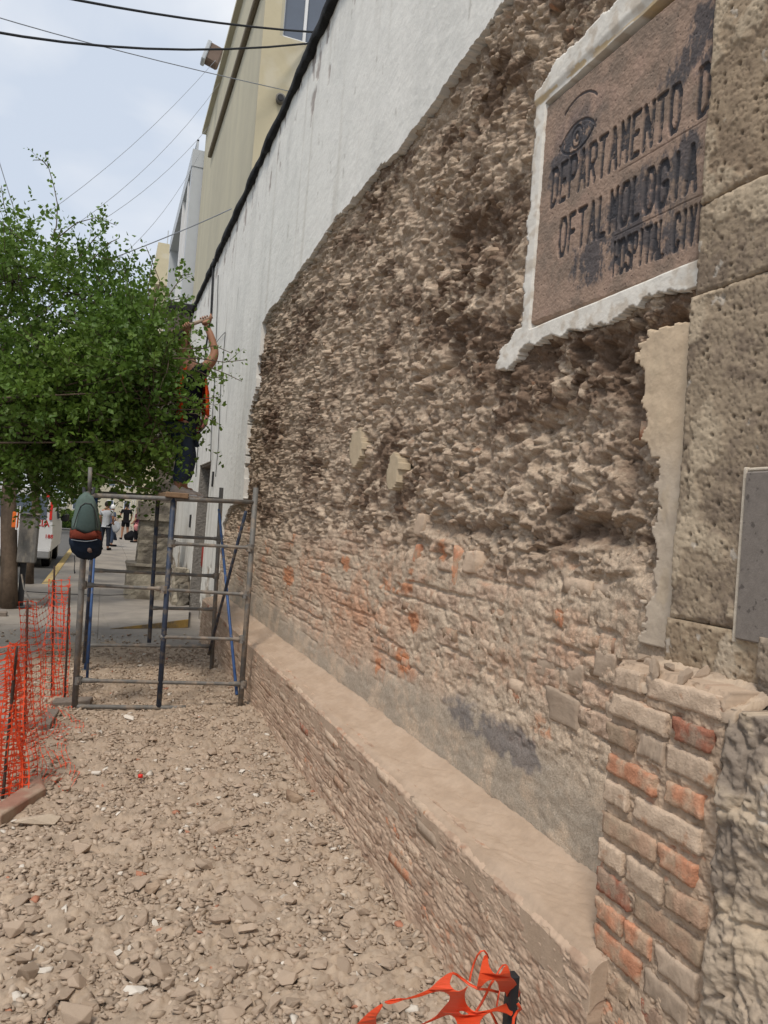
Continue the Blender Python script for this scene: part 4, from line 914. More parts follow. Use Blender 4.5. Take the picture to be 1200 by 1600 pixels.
# ------------------------------------------------------------------ stone pilaster at the wall end and the stump
sp = thing('wall_end_pilaster', 'tall dark stone pilaster with a black cap closing the far end of the white wall', 'pilaster', (1.0, 17.3, 0))
def rough_tower(name, x0, x1, y0, y1, z0, z1, m, parent, amp=.03, taper=0, step=.09, seed=0):
    """closed rough block, rings stacked upwards"""
    rings = []; nz3 = int((z1 - z0) / step) + 2; per = []
    n1 = max(3, int((x1 - x0) / step)); n2 = max(3, int((y1 - y0) / step))
    for i in range(n1): per.append((i / n1, 0))
    for i in range(n2): per.append((1, i / n2))
    for i in range(n1): per.append((1 - i / n1, 1))
    for i in range(n2): per.append((0, 1 - i / n2))
    per = np.array(per); cx, cy = (x0 + x1) / 2, (y0 + y1) / 2; ang = np.arange(len(per)) * step
    for k in range(nz3):
        t = k / (nz3 - 1); z = z0 + (z1 - z0) * t; sc3 = 1 - taper * t
        x = cx + (per[:, 0] - .5) * (x1 - x0) * sc3; y = cy + (per[:, 1] - .5) * (y1 - y0) * sc3
        n = amp * fbm(ang * 3 + 0 * x, np.full(len(per), z * 4.) , 4, seed, .6)
        dx, dy = x - cx, y - cy; L = np.hypot(dx, dy); x += dx / L * n; y += dy / L * n
        rings.append(np.stack([x, y, np.full(len(per), z)], -1))
    mb = MB(); mb.rings(rings); return mb.out(name, m, parent, False)
rough_tower('shaft', .98, 1.5, 17.25, 17.9, 0, 5.95, M['pilstone'], sp, .05, 0, .08, 3)
mb = MB(); mb.box(.93, 1.72, 17.2, 18.0, 5.95, 6.13, .03); mb.out('cap', M['black'], sp)
st = thing('stone_buttress', 'worn carved stone column stump on a wide pedestal beside the doorway', 'column', (.8, 14.3, 0))
M['worn'] = mat('worn_grey_stone', (.25, .225, .18), var=.25, scale=7, bump=.9, bscale=22, bdist=.02, color2=(.13, .115, .095), mixscale=4, mlo=.42, mhi=.58)
M['wornp'] = mat('worn_pale_stone', (.36, .325, .26), var=.25, scale=7, bump=.9, bscale=22, bdist=.02, color2=(.19, .165, .13), mixscale=3, mlo=.45, mhi=.6)
rough_tower('pedestal', .46, 1.22, 14.2, 15.0, 0, .58, M['wornp'], st, .05, .03, .07, 5)
rough_tower('pedestal_top', .44, 1.26, 14.17, 15.05, .583, .63, M['worn'], st, .03, .02, .06, 6)
rough_tower('shaft', .62, 1.16, 14.3, 14.9, .633, 1.40, M['worn'], st, .07, .04, .06, 7)
rough_tower('capital', .57, 1.20, 14.26, 14.95, 1.403, 1.74, M['worn'], st, .05, .05, .06, 8)
rb2 = thing('masonry_rubble_heap', 'broken grey stone blocks heaped between the column stump and the doorway', 'stone blocks', (1.3, 13.9, 0))
rough_tower('stone_block', 1.22, 1.50, 13.55, 14.1, 0, .62, M['wornp'], rb2, .12, .35, .06, 9)
rough_tower('stone_block', 1.28, 1.47, 13.3, 13.6, 0, .36, M['worn'], rb2, .10, .3, .06, 10)
q = P(323, 868, x=1.62)
ex_ = thing('red_extinguisher', 'dull red extinguisher hanging in the doorway of the white wall', 'extinguisher', tuple(q))
mb = MB(); mb.tube([q + np.array([0, 0, -.22]), q + np.array([0, 0, -.16]), q + np.array([0, 0, .14]), q + np.array([0, 0, .2])], [.05, .085, .085, .03], 12); mb.out('bottle', M['extred'], ex_, True)
mb = MB(); mb.tube([q + np.array([0, 0, .2]), q + np.array([0, 0, .27])], .02, 6); mb.tube([q + np.array([0, -.03, .24]), q + np.array([-.06, -.08, .27])], .014, 5); mb.out('valve', M['blackpl'], ex_)
mb = MB(); mb.tube([q + np.array([.02, 0, .25]), q + np.array([.04, 0, .60]), q + np.array([.06, 0, .63])], .025, 6); mb.out('hose', M['extred'], ex_, True)
# kerb ramp with the yellow flank
rp = thing('yellow_ramp', 'low concrete wedge ramp with a yellow painted flank in front of the doorway', 'ramp', (.8, 11.5, 0))
V_ = [(.20, 10.65, .004), (1.22, 10.95, .004), (1.22, 10.95, .115), (.10, 12.2, .004), (1.40, 12.6, .004), (1.40, 12.6, .115)]
raw('ramp_slab', V_, [[0, 2, 5, 3], [0, 3, 4, 1], [3, 5, 4], [1, 4, 5, 2]], M['concrete'], rp)
V_ = [(.20, 10.645, .003), (1.22, 10.945, .003), (1.22, 10.945, .118), (.20, 10.62, .003), (1.22, 10.92, .003), (1.22, 10.92, .118)]
raw('yellow_flank', V_, [[3, 4, 5], [0, 2, 1], [0, 3, 5, 2], [1, 2, 5, 4], [0, 1, 4, 3]], mat('ochre_flank', (.40, .26, .085), var=.25, scale=15, color2=(.22, .17, .11), mixscale=7), rp)

# ------------------------------------------------------------------ rubble on the pavement
def mound(x, y):
    e = np.minimum(sst(-.62, -.15, x + .10 * fbm(y * 2, x * 2, 3, 501)), 1) * sst(9.8, 7.2, y + .5 * fbm(x * 2, y * 2, 3, 503))
    hh = .028 + .03 * sst(.35, 1.25, x) + .045 * fbm(x * 1.6, y * 1.6, 4, 505)
    return np.clip(hh, .0, 1) * e, e
xx_ = np.linspace(-1.25, 1.275, 330); yy_ = [1.35]
while yy_[-1] < 9.9: yy_.append(yy_[-1] + min(.035, max(.0052, yy_[-1] ** 2 * .00125)))
yy_ = np.array(yy_); A, B = np.meshgrid(xx_, yy_, indexing='ij')
mh, me_ = mound(A, B)
w1, w2, wc = worley(A * 28 + .4 * fbm(A * 9, B * 9, 2, 511), B * 28, 507); v1, v2, vc = worley(A * 62, B * 62, 509); u1, u2, uc = worley(A * 12, B * 12, 515)
path = np.exp(-((A + .40 + .05 * np.sin(B * 2)) / .075) ** 2) * sst(4.3, 3.6, B)
det = (.014 * np.clip(1 - w1 * 1.3, 0, 1) * wc + .010 * np.clip(1 - v1 * 1.3, 0, 1) * vc + .018 * np.clip(1 - u1 * 1.2, 0, 1) * (uc > .6) + .010 * fbm(A * 45, B * 45, 3, 513, .7)) * me_ * (1 - .9 * path)
left = 1 - sst(-.62, -.30, A)
zz_ = .003 + mh * .9 + det - .012 * (me_ < .03)
cg = lerp(np.array([.41, .325, .248]), np.array([.34, .268, .203]), sst(-.2, .3, fbm(A * 6, B * 6, 4, 517) + .4 * (wc - .5)))
cg = lerp(cg, np.array([.48, .37, .27]), sst(.7, .8, wc) * .4); cg = lerp(cg, np.array([.475, .355, .26]), path)
bed = raw('rubble_bed', np.stack([A, B, zz_], -1).reshape(-1, 3), gridfaces(len(xx_), len(yy_), False), M['ground'], None, True, cg.reshape(-1, 3), loc=(0, 0, 0)); tag(bed, kind='stuff')
def ground_z(x, y):
    a, _ = mound(np.array([x]), np.array([y])); return float(a[0]) * .9 + .003
# gravel: baked fragments
def chunk_protos(n, sub, seed, fl):
    out = []
    for k in range(n):
        bm = ico(sub, seed + k, .10, (1, random.uniform(.6, 1), fl * random.uniform(.6, 1.3))); bm.verts.ensure_lookup_table()
        out.append((np.array([v.co[:] for v in bm.verts]), np.array([[v.index for v in f.verts] for f in bm.faces]))); bm.free()
    return out
pr1 = [shard_arr(700 + k, 12, (1, random.uniform(.55, .95), random.uniform(.22, .55))) for k in range(10)]
def scatter(protos, N, smin, smax, power, ybias, seed, dens=None):
    rg = np.random.default_rng(seed); Vs_, Fs_, Cs_ = [], [], []; off = 0
    N2 = int(N * 2.4); X_ = rg.uniform(-1.15, 1.262, N2); Yr = 1.4 + 8.9 * rg.random(N2) ** ybias
    _, e = mound(X_, Yr); keep = rg.random(N2) < (.05 + .95 * e) * (1 - .95 * np.exp(-((X_ + .40) / .085) ** 2) * (Yr < 4.0)) * (.32 + .68 * sst(-.25, .15, fbm(X_ * 2.2, Yr * 2.2, 4, seed)))
    X_, Yr = X_[keep][:N], Yr[keep][:N]; mz, _ = mound(X_, Yr); n = len(X_)
    S = smin + (smax - smin) * rg.random(n) ** power
    pid = rg.integers(0, len(protos), n); pal = np.array([[.42, .332, .254], [.38, .30, .227], [.335, .262, .20], [.47, .382, .298], [.40, .31, .235]])
    for k in range(len(protos)):
        m_ = pid == k; nk = m_.sum(); pv, pf = protos[k]
        a = rg.uniform(0, 6.283, nk); tx = rg.normal(0, .35, nk); ty = rg.normal(0, .35, nk)
        ca, sa = np.cos(a), np.sin(a); v = pv[None] * S[m_][:, None, None]
        y1 = v[..., 1] * np.cos(tx)[:, None] - v[..., 2] * np.sin(tx)[:, None]; z1 = v[..., 1] * np.sin(tx)[:, None] + v[..., 2] * np.cos(tx)[:, None]; x1 = v[..., 0]
        x2 = x1 * np.cos(ty)[:, None] + z1 * np.sin(ty)[:, None]; z2 = -x1 * np.sin(ty)[:, None] + z1 * np.cos(ty)[:, None]
        x3 = x2 * ca[:, None] - y1 * sa[:, None]; y3 = x2 * sa[:, None] + y1 * ca[:, None]
        w = np.stack([x3 + X_[m_][:, None], y3 + Yr[m_][:, None], z2 + (mz[m_] * .9 + .009 + S[m_] * .12)[:, None]], -1)
        w[..., 0] = np.minimum(w[..., 0], 1.27)
        Vs_.append(w.reshape(-1, 3)); Fs_.append((pf[None] + (np.arange(nk) * len(pv))[:, None, None] + off).reshape(-1, 3)); off += nk * len(pv)
        c_ = pal[rg.integers(0, 5, nk)] * rg.uniform(.85, 1.12, (nk, 1)); wh = rg.random(nk) < .02; c_[wh] = (.60, .55, .48); br_ = rg.random(nk) < .008; c_[br_] = (.42, .20, .13)
        Cs_.append(np.repeat(c_, len(pv), 0))
    return np.concatenate(Vs_), np.concatenate(Fs_), np.concatenate(Cs_)
v_, f_, c_ = scatter(pr1, 48000, .003, .030, 3.4, 1.35, 11)
gv = raw('gravel', v_, f_, M['stone_attr'], None, False, c_, loc=(0, 0, 0)); tag(gv, kind='stuff')
# individual stones
SM = [shard_mesh('rubble_stone_mesh', M['stone'], 900 + k, 16, (1, random.uniform(.6, .95), random.uniform(.32, .62)), sub=1, amp=.10) for k in range(14)]
CHM = [shard_mesh('plaster_chip_mesh', M['chip'], 960 + k, 10, (1, random.uniform(.5, .8), .15)) for k in range(5)]
def stone(px, py, s, label, name='rubble_stone', me=None, cat='stone', grp=None, m=None, rot=None, sc3=(1, 1, 1), lift=.35):
    q_ = P(px, py, z=.03); me = me or SM[random.randrange(14)]
    o = bpy.data.objects.new(name, me); COL.objects.link(o); zmin = min(v.co.z for v in me.vertices)
    s *= 1.12; o.location = (q_[0], q_[1], ground_z(q_[0], q_[1]) + .014 - zmin * s * sc3[2] * (.75 if lift > .3 else .5)); o.scale = (s * sc3[0], s * sc3[1], s * sc3[2])
    o.rotation_euler = rot or (random.uniform(-.25, .25), random.uniform(-.25, .25), random.uniform(0, 6.28))
    if m is not None: o.material_slots[0].link = 'OBJECT'; o.material_slots[0].material = m
    return tag(o, label, cat, grp)
stone(60, 1287, .085, 'broad flat pale slab of plaster lying beside the dusty red kerb', me=SM[2], rot=(0, 0, .1), sc3=(1.1, .8, .5), m=mat('pale_slab', (.52, .43, .33), var=.12, bump=.5, objc=True))
stone(235, 1396, .038, 'dark edged chunk of mortar alone in the middle of the rubble', me=SM[3], sc3=(1.1, .8, .9), m=M['wstone'])
stone(212, 1555, .038, 'rounded flat off-white stone near the bottom edge, left of centre', me=SM[5], m=M['chip'], sc3=(1, .8, .6))
stone(70, 1524, .026, 'small round whitish stone near the bottom left corner', me=SM[6], m=M['chip'])
stone(548, 1494, .045, 'triangular flat tan slab just above the torn orange net', me=SM[1], sc3=(1, .9, .4))
stone(606, 1528, .042, 'upright tan slab of plaster nearest to the tip of the orange net', me=SM[8], sc3=(.7, 1.1, .4), rot=(.1, 0, .2))
stone(386, 1465, .040, 'thick broken tan block right of the dark edged chunk', me=SM[9], sc3=(1.1, .8, .8))
stone(452, 1262, .060, 'dark brown clod of earth close to the foot of the plinth', me=SM[10], m=M['wstone'], sc3=(1.2, .8, .8))
stone(130, 1334, .05, 'grey brown rounded stone between the flat slab and the dark chunk', me=SM[11])
stone(462, 1375, .045, 'broad low tan slab half buried in the rubble below the plinth', me=SM[12], sc3=(1.2, .9, .4))
stone(378, 1211, .033, 'square white plaster flake in the rubble behind the plinth corner', 'plaster_chip', CHM[0], 'chip')
stone(443, 1420, .022, 'pointed white plaster shard standing up in the rubble', 'plaster_chip', CHM[1], 'chip', rot=(1.2, .2, .3))
stone(486, 1300, .03, 'white plaster sliver against the base of the plinth', 'plaster_chip', CHM[2], 'chip', rot=(.6, .2, 1.2))
stone(202, 1124, .045, 'pale flat slab under the lowest rail of the scaffold', me=SM[7], sc3=(1.1, .8, .5), m=M['chip'])
stone(150, 1216, .03, 'small whitish block standing right of the net on the rubble', me=SM[4], m=M['chip'])
rr_ = random.Random(77); cnt = 0; placed = []
while cnt < 232:
    px = rr_.uniform(0, 700); py = 1600 - 470 * rr_.random() ** 1.4
    q_ = P(px, py, z=.03)
    if not (-.95 < q_[0] < 1.18) or (abs(q_[0] + .40) < .09 and q_[1] < 3.6): continue
    s_ = .014 + .034 * rr_.random() ** 2 * (1.3 if rr_.random() < .3 else 1)
    if any((q_[0] - a) ** 2 + (q_[1] - b) ** 2 < (.7 * (s_ + c0)) ** 2 for a, b, c0 in placed): continue
    placed.append((q_[0], q_[1], s_)); cnt += 1
    where = ('by the foot of the plinth' if q_[0] > .85 else 'on the left by the net' if q_[0] < -.2 else 'amid the rubble') + (', nearest the camera' if q_[1] < 2.7 else ', halfway to the scaffold' if q_[1] < 4.2 else ', just before the scaffold')
    stone(px, py, s_, ('large' if s_ > .036 else 'medium' if s_ > .026 else 'small') + ' pale brown mortar fragment ' + where, grp='loose mortar fragments over the pavement', lift=.22, rot=(rr_.uniform(-.35, .35), rr_.uniform(-.35, .35), rr_.uniform(0, 6.28)), me=SM[rr_.randrange(14)], sc3=(1, 1, rr_.uniform(.6, 1.15)))
for k in range(44):
    px = rr_.uniform(20, 640); py = 1580 - 450 * rr_.random() ** 1.1; q_ = P(px, py, z=.03)
    if not (-.6 < q_[0] < 1.18): continue
    stone(px, py, rr_.uniform(.009, .020), 'small white plaster chip ' + ('on the near rubble' if q_[1] < 3 else 'on the rubble halfway to the scaffold' if q_[1] < 4.6 else 'on the far rubble before the scaffold') + (' on the left' if q_[0] < .3 else ' towards the plinth'), 'plaster_chip', CHM[k % 5], 'chip', 'white plaster chips on the rubble', rot=(rr_.uniform(-.7, .7), rr_.uniform(-.7, .7), rr_.uniform(0, 6)))
q_ = P(219, 1218, z=.05)
bc = thing('red_bottle_cap', 'tiny bright red cap lying on the rubble behind the pale stones', 'cap', (q_[0], q_[1], .07)); mb = MB(); mb.tube([(q_[0], q_[1], .062), (q_[0], q_[1], .077), (q_[0], q_[1], .08)], [.014, .014, .010], 10); mb.out('cap', M['redlamp'], bc, True)

# ------------------------------------------------------------------ scaffold
sf = thing('scaffold', 'rusty grey and blue tubular scaffold frame standing across the pavement', 'scaffold', (.5, 6.3, 0))
def tub(name, pts, r, m, n=10): mb = MB(); mb.tube(pts, r, n); return mb.out(name, m, sf, True)
Y1, Y2 = 6.28, 7.85
def p1(px, py): return P(px, py, y=Y1)
def p2(px, py): return P(px, py, y=Y2)
def seg(name, a, b, r, m, ends=None):
    a, b = np.array(a), np.array(b); o = tub(name, [a, b], r, m)
    return o
LT, LB = p1(136, 768), p1(116, 1116); RT, RB = p1(400, 762), p1(375, 1110); MT, MBo = p1(271, 778), p1(248, 1104)
LB[2] = max(LB[2], .0); RB[2] = .0; LB[2] = 0
seg('leg', LB, LT, .024, M['steel']); seg('leg', RB, RT, .022, M['steel']); seg('leg', MBo, MT, .021, M['steelb'])
def rung(a, b, r=.014, m=M['steel'], fl=.021):
    a, b = np.array(a), np.array(b); d_ = b - a
    mb = MB(); mb.tube([a, a + d_ * .06, a + d_ * .1, a + d_ * .9, a + d_ * .94, b], [fl, fl, r, r, fl, fl], 8); return mb.out('rung', m, sf, True)
seg('top_rail', p1(143, 774), p1(398, 785), .019, M['steel'])
rung(p1(136, 914), p1(254, 920)); rung(p1(255, 921), p1(386, 929)); rung(p1(268, 849), p1(393, 856)); rung(p1(250, 995), p1(378, 999)); rung(p1(125, 1063), p1(380, 1069), .015); rung(p1(117, 1104), p1(290, 1106), .018)
# rear frame
LT2, LB2 = p2(150, 774), p2(133, 1062); RT2, RB2 = p2(346, 762), p2(330, 1052); LB2[2] = 0; RB2[2] = 0
seg('leg', LB2, LT2, .021, M['steelblue']); seg('leg', RB2, RT2, .021, M['steel']); seg('leg', p2(233, 1004), p2(247, 776), .020, M['steelb'])
seg('top_rail', p2(150, 770), p2(345, 780), .018, M['steel'])
rung(p2(247, 837), p2(343, 842), .016); rung(p2(146, 891), p2(338, 900), .016); rung(p2(238, 950), p2(335, 952), .016); rung(p2(139, 1008), p2(329, 1010), .016)
# diagonal braces on the wall side and a second blue bar at the left
seg('brace', p2(342, 796) , p1(370, 1085), .013, M['steelblue']); seg('brace', p1(384, 800), p2(326, 1022), .014, M['steelb'])
seg('brace', P(147, 868, y=7.0), P(136, 1060, y=6.9), .012, M['steelblue']); seg('brace', P(143, 870, y=6.6), P(131, 1035, y=7.2), .014, M['steelb'])
for p_ in (LB, RB, LB2, RB2):
    mb = MB(); mb.tube([(p_[0], p_[1], 0.0), (p_[0], p_[1], .03)], .045, 10); mb.out('foot', M['steel'], sf)
for i_, (f_p, x_, y_) in enumerate(((p1, 391, 856), (p1, 384, 929), (p1, 379, 999), (p1, 380, 1069), (p1, 256, 921), (p1, 268, 849), (p1, 129, 914), (p1, 122, 1063), (p2, 343, 842), (p2, 338, 900))):
    c_ = f_p(x_, y_); mb = MB(); mb.tube([c_ + np.array([0, 0, -.03]), c_ + np.array([0, 0, .03])], .031, 8); mb.tube([c_ + np.array([0, -.045, 0]), c_ + np.array([0, .02, 0])], .010, 6); mb.out('coupler', M['steel'], sf)
# post ends above
seg('spigot', p1(140, 768), p1(141, 730), .016, M['steel'])
pk_ = thing('scaffold_plank', 'worn brown wooden plank laid along the top of the scaffold under the worker', 'plank', (.5, 7.1, 1.74))
a_ = p1(257, 781); b_ = p1(290, 772); zt = 1.705
mb = MB(); mb.box(a_[0] + .0, b_[0] + .02, Y1 - .06, 8.35, zt, zt + .042, .006); mb.out('board', M['wood'], pk_)
# thin string across the pavement
stn = thing('guide_string', 'thin dark string stretched across the pavement from the meter post to the pedestal', 'string', (0, 13, .6))
mb = MB(); mb.tube([P(35, 924, y=12.9), P(100, 928, y=13.2), P(170, 930, y=13.6), P(200, 929, y=14.1)], .006, 5); mb.out('string', M['wire'], stn)

# ------------------------------------------------------------------ backpack
bk_ = thing('backpack', 'grey green backpack with rust red band and navy base hung on the scaffold', 'backpack', (-.06, 6.17, 1.45))
def bp(px, py, y=6.15): return P(px, py, y=y)
prof = [(770, 133, 137, .02), (776, 124, 147, .05), (790, 118, 153, .07), (815, 113, 156, .085), (832, 110, 158, .095), (850, 108, 160, .10), (862, 113, 158, .085), (869, 122, 151, .055), (873, 134, 142, .02)]
def bag_rings(i0, i1, grow=0, ysh=0, n=20):
    rs = []
    for py, xa, xb, dep in prof[i0:i1]:
        a, b = bp(xa, py), bp(xb, py); cx = (a[0] + b[0]) / 2; hw = (b[0] - a[0]) / 2 + grow; z = (a[2] + b[2]) / 2; ring = []
        for k in range(n):
            t = 2 * math.pi * k / n; c2, s2 = math.cos(t), math.sin(t)
            ring.append((cx + hw * abs(c2) ** .75 * (1 if c2 > 0 else -1), 6.19 - .03 + ysh + (dep + grow) * abs(s2) ** .75 * (1 if s2 > 0 else -1) - .05, z + .010 * math.sin(5 * t + py) ))
            q5 = ring[-1]; w5 = .010 * float(fbm(np.array([q5[0] * 14 + t]), np.array([q5[2] * 22]), 3, 5)[0]); ring[-1] = (q5[0] + w5 * c2, q5[1] + w5 * s2, q5[2])
        rs.append(ring)
    return rs
def interp_prof(py):
    for p_, q_ in zip(prof[:-1], prof[1:]):
        if p_[0] <= py <= q_[0]:
            t = (py - p_[0]) / (q_[0] - p_[0]); return tuple(p_[k] + (q_[k] - p_[k]) * t for k in range(4))
def part_bag(name, ya_, yb2, m, grow=0):
    global prof
    keep = prof; rows_ = [interp_prof(v) for v in np.linspace(ya_, yb2, 9)]; prof = rows_; mb = MB(); mb.rings(bag_rings(0, 9, grow)); prof = keep
    return mb.out(name, m, bk_, True)
part_bag('top_panel', 770.1, 828, M['bag_green']); part_bag('red_band', 828.3, 841, M['bag_rust'], .002); part_bag('base', 841.3, 872.9, M['bag_navy'], .003)
# front pocket
def patch(name, pts, m, y0, dep):
    A_ = [bp(px, py, y0) for px, py in pts]; B_ = [np.array([a[0], y0 + dep, a[2]]) for a in A_]; c = np.mean(A_, 0) + np.array([0, -.014, 0])
    n = len(A_); C_ = [c + (a - c) * .82 + np.array([0, -.012, 0]) for a in A_]
    V_ = np.array(A_ + B_ + C_ + [c]); Fs = [[i, (i + 1) % n, n + (i + 1) % n, n + i] for i in range(n)] + [[i, 2 * n + i, 2 * n + (i + 1) % n, (i + 1) % n] for i in range(n)] + [[2 * n + i, 3 * n, 2 * n + (i + 1) % n] for i in range(n)]
    return raw(name, V_, Fs, m, bk_, True)
yf = 5.985
patch('front_pocket', [(127, 790), (133, 787), (142, 788), (147, 796), (149, 812), (150, 829), (140, 834), (128, 832), (118, 826), (122, 806)], M['bag_greend'], yf + .012, .06)
mb = MB(); mb.tube([bp(*p_, yf + .008) for p_ in ((115, 824), (121, 804), (126, 791), (133, 786), (142, 787), (147, 794), (151, 812), (153, 824))], .004, 6); mb.out('pocket_zip', M['blackpl'], bk_)
patch('red_flap', [(116, 828), (122, 830), (132, 834), (141, 832), (148, 829), (153, 836), (152, 840), (134, 843), (112, 841)], M['bag_rust'], yf + .004, .06)
mb = MB(); mb.tube([bp(*p_, yf - .006) for p_ in ((111, 843), (122, 845), (134, 846), (144, 845), (152, 843))], .003, 6); mb.out('piping', mat('grey_piping', (.22, .25, .28), bump=0), bk_)
patch('logo_patch', [(136, 861), (137, 857), (140, 856), (143, 858), (144, 863), (140, 864)], mat('brown_logo', (.13, .085, .07), bump=0), yf - .008, .03)
mb = MB(); mb.tube([bp(*p_, yf + .03) for p_ in ((116, 868), (117, 878), (116, 890), (117, 896))], [.003, .003, .003, .006], 5); mb.out('zip_cord', M['blackpl'], bk_)
for sx in (-1, 1): mb = MB(); c = bp(138 + 6 * sx, 772); mb.tube([c + np.array([0, .02, 0]), c + np.array([sx * .01, .08, .05]), c + np.array([sx * .0, .15, .02]), c + np.array([sx * .03, .17, -.2]), c + np.array([sx * .03, .10, -.42])], .012, 6, flat=.4); mb.out('strap', M['blackpl'], bk_)

# ------------------------------------------------------------------ people
def skin_mesh(name, joints, edges, m, parent, sub=2, root=0):
    """joints: (x,y,z,r) or (x,y,z,rx,ry); grown with a skin modifier into one surface"""
    off = np.array(parent.location); me = bpy.data.meshes.new(name)
    me.from_pydata([tuple(np.array(j[:3]) - off) for j in joints], edges, []); me.update()
    o = bpy.data.objects.new(name, me); COL.objects.link(o); o.parent = parent
    sk = o.modifiers.new('skin', 'SKIN'); 
    try: sk.use_smooth_shade = True
    except Exception: pass
    if not me.skin_vertices:
        me.attributes.new  # created with the modifier in background when missing
    if len(me.skin_vertices) == 0:
        bm = bmesh.new(); bm.from_mesh(me); lay = bm.verts.layers.skin.verify(); bm.to_mesh(me); bm.free()
    lay = me.skin_vertices[0].data
    for i, j in enumerate(joints):
        lay[i].radius = (j[3], j[4] if len(j) > 4 else j[3]); lay[i].use_root = (i == root)
    sb = o.modifiers.new('sub', 'SUBSURF'); sb.levels = sub; sb.render_levels = sub
    me.materials.append(m); return o
def hair_cap(head, r, m, parent, fwd, name='hair'):
    bm = bmesh.new(); bmesh.ops.create_icosphere(bm, subdivisions=3, radius=1); fwd = np.array(fwd, float)
    Vn, keep = [], []
    for v in bm.verts:
        p = np.array(v.co[:]); f = p @ fwd
        Vn.append(p)
    V0 = np.array(Vn); fs = [[v.index for v in f.verts] for f in bm.faces]; bm.free()
    fs = [f for f in fs if not ((V0[f].mean(0) @ fwd > .25 and V0[f].mean(0)[2] < .45) or V0[f].mean(0)[2] < -.45)]
    V1 = V0 * np.array([r * 1.0, r * 1.0, r * 1.18]) * (1 + .05 * gn(V0[:, 0] * 3, V0[:, 1] * 3 + V0[:, 2] * 4, 3))[:, None] + np.array(head)
    return raw(name, V1, fs, m, parent, True)
def far_person(loc, height, az, label, top, bot, shorts=False, hairm='hair', arm=None, sleeves=True, extra=None, stance=.1, woman=False):
    """standing figure; az = direction faced, from +y clockwise"""
    t = thing('person', label, 'person', tuple(loc)); s_ = height / 1.75
    fw = np.array([math.sin(az), math.cos(az), 0]); rt = np.array([math.cos(az), -math.sin(az), 0])
    def J(a, b, z, r): p_ = np.array(loc) + rt * a * s_ + fw * b * s_ + np.array([0, 0, z * s_]); return (*p_, r * s_)
    sh = .17 if woman else .19; la, ra = arm or ((-.23, .02, 1.15, -.20, .18, .95), (.23, .02, 1.15, .20, .18, .95))
    body = [J(0, 0, .98, .10), J(0, 0, 1.2, .095), J(0, -.01, 1.38, .125), J(0, 0, 1.48, .06), J(0, .02, 1.56, .062), J(0, .03, 1.64, .088), J(0, .03, 1.72, .06),
            J(-sh, 0, 1.40, .058), J(la[0], la[1], la[2], .042), J(la[3], la[4], la[5], .033), J(la[3], la[4] + .08, la[5] - .02, .03),
            J(sh, 0, 1.40, .058), J(ra[0], ra[1], ra[2], .042), J(ra[3], ra[4], ra[5], .033), J(ra[3], ra[4] + .08, ra[5] - .02, .03),
            J(-.09, 0, .88, .095), J(-.09 - stance * .3, .02, .48, .062), J(-.09 - stance * .5, -.02, .09, .042), J(-.10 - stance * .5, .13, .035, .035),
            J(.09, 0, .88, .095), J(.09 + stance * .3, .02, .48, .062), J(.09 + stance * .5, -.02, .09, .042), J(.10 + stance * .5, .13, .035, .035)]
    ed = [(0, 1), (1, 2), (2, 3), (3, 4), (4, 5), (5, 6), (2, 7), (7, 8), (8, 9), (9, 10), (2, 11), (11, 12), (12, 13), (13, 14), (0, 15), (15, 16), (16, 17), (17, 18), (0, 19), (19, 20), (20, 21), (21, 22)]
    skin_mesh('body', body, ed, M['skin'], t)
    k = 1.22
    def G(i, g=k): j = body[i]; return (*j[:3], j[3] * g)
    mid = lambda i, j, f, g: (*(np.array(body[i][:3]) * (1 - f) + np.array(body[j][:3]) * f), (body[i][3] * (1 - f) + body[j][3] * f) * g)
    skin_mesh('shirt', [G(0, 1.5), G(1, 1.45), G(2, 1.14), mid(2, 3, .7, 1.15), G(7, 1.25), mid(7, 8, .7, 1.35), G(11, 1.25), mid(11, 12, .7, 1.35), J(0, 0, .84, .14)], [(0, 1), (1, 2), (2, 3), (2, 4), (4, 5), (2, 6), (6, 7), (0, 8)], top, t)
    if shorts: skin_mesh('trousers', [G(0, 1.4), G(15, 1.15), mid(15, 16, .75, 1.35), G(19, 1.15), mid(19, 20, .75, 1.35)], [(0, 1), (1, 2), (0, 3), (3, 4)], bot, t)
    else: skin_mesh('trousers', [G(0, 1.4), G(15, 1.15), G(16, 1.25), mid(16, 17, .92, 1.5), G(19, 1.15), G(20, 1.25), mid(20, 21, .92, 1.5)], [(0, 1), (1, 2), (2, 3), (0, 4), (4, 5), (5, 6)], bot, t)
    hair_cap(np.array(body[5][:3]) + np.array([0, 0, .01]) - fw * .012, .108 * s_, M[hairm], t, fw)
    for i in (18, 22):
        c = np.array(body[i][:3]); mb = MB(); R3 = np.stack([rt, fw, [0, 0, 1]], 1); mb.bbox(c - fw * .04 + np.array([0, 0, .01]), (.05 * s_, .14 * s_, .045 * s_), .03, R3); mb.out('shoe', M['cloth_black'], t)
    return t, J
def gp(px, py): q_ = P(px, py, z=0); return (q_[0], q_[1], 0.)
far_person((P(163, 859, z=0)[0] - .02, 29.5, 0), 1.76, R_(20), 'person in a grey T-shirt and dark trousers, nearest of the distant group', M['shirt_grey'], M['cloth_dark'])
far_person((P(171, 852, z=0)[0] + .0, 32.5, 0), 1.66, R_(60), 'person with a white cap, blue top and jeans carrying a pale bag', M['shirt_blue'], M['jeans'], hairm='white', woman=True)
far_person((P(195, 843, z=0)[0] - .03, 40, 0), 1.80, R_(-10), 'person seen from behind in black T-shirt and black shorts', M['cloth_black'], M['cloth_black'], shorts=True, arm=((-.28, .0, 1.15, -.36, .08, .95), (.27, .02, 1.15, .24, .1, .92)))
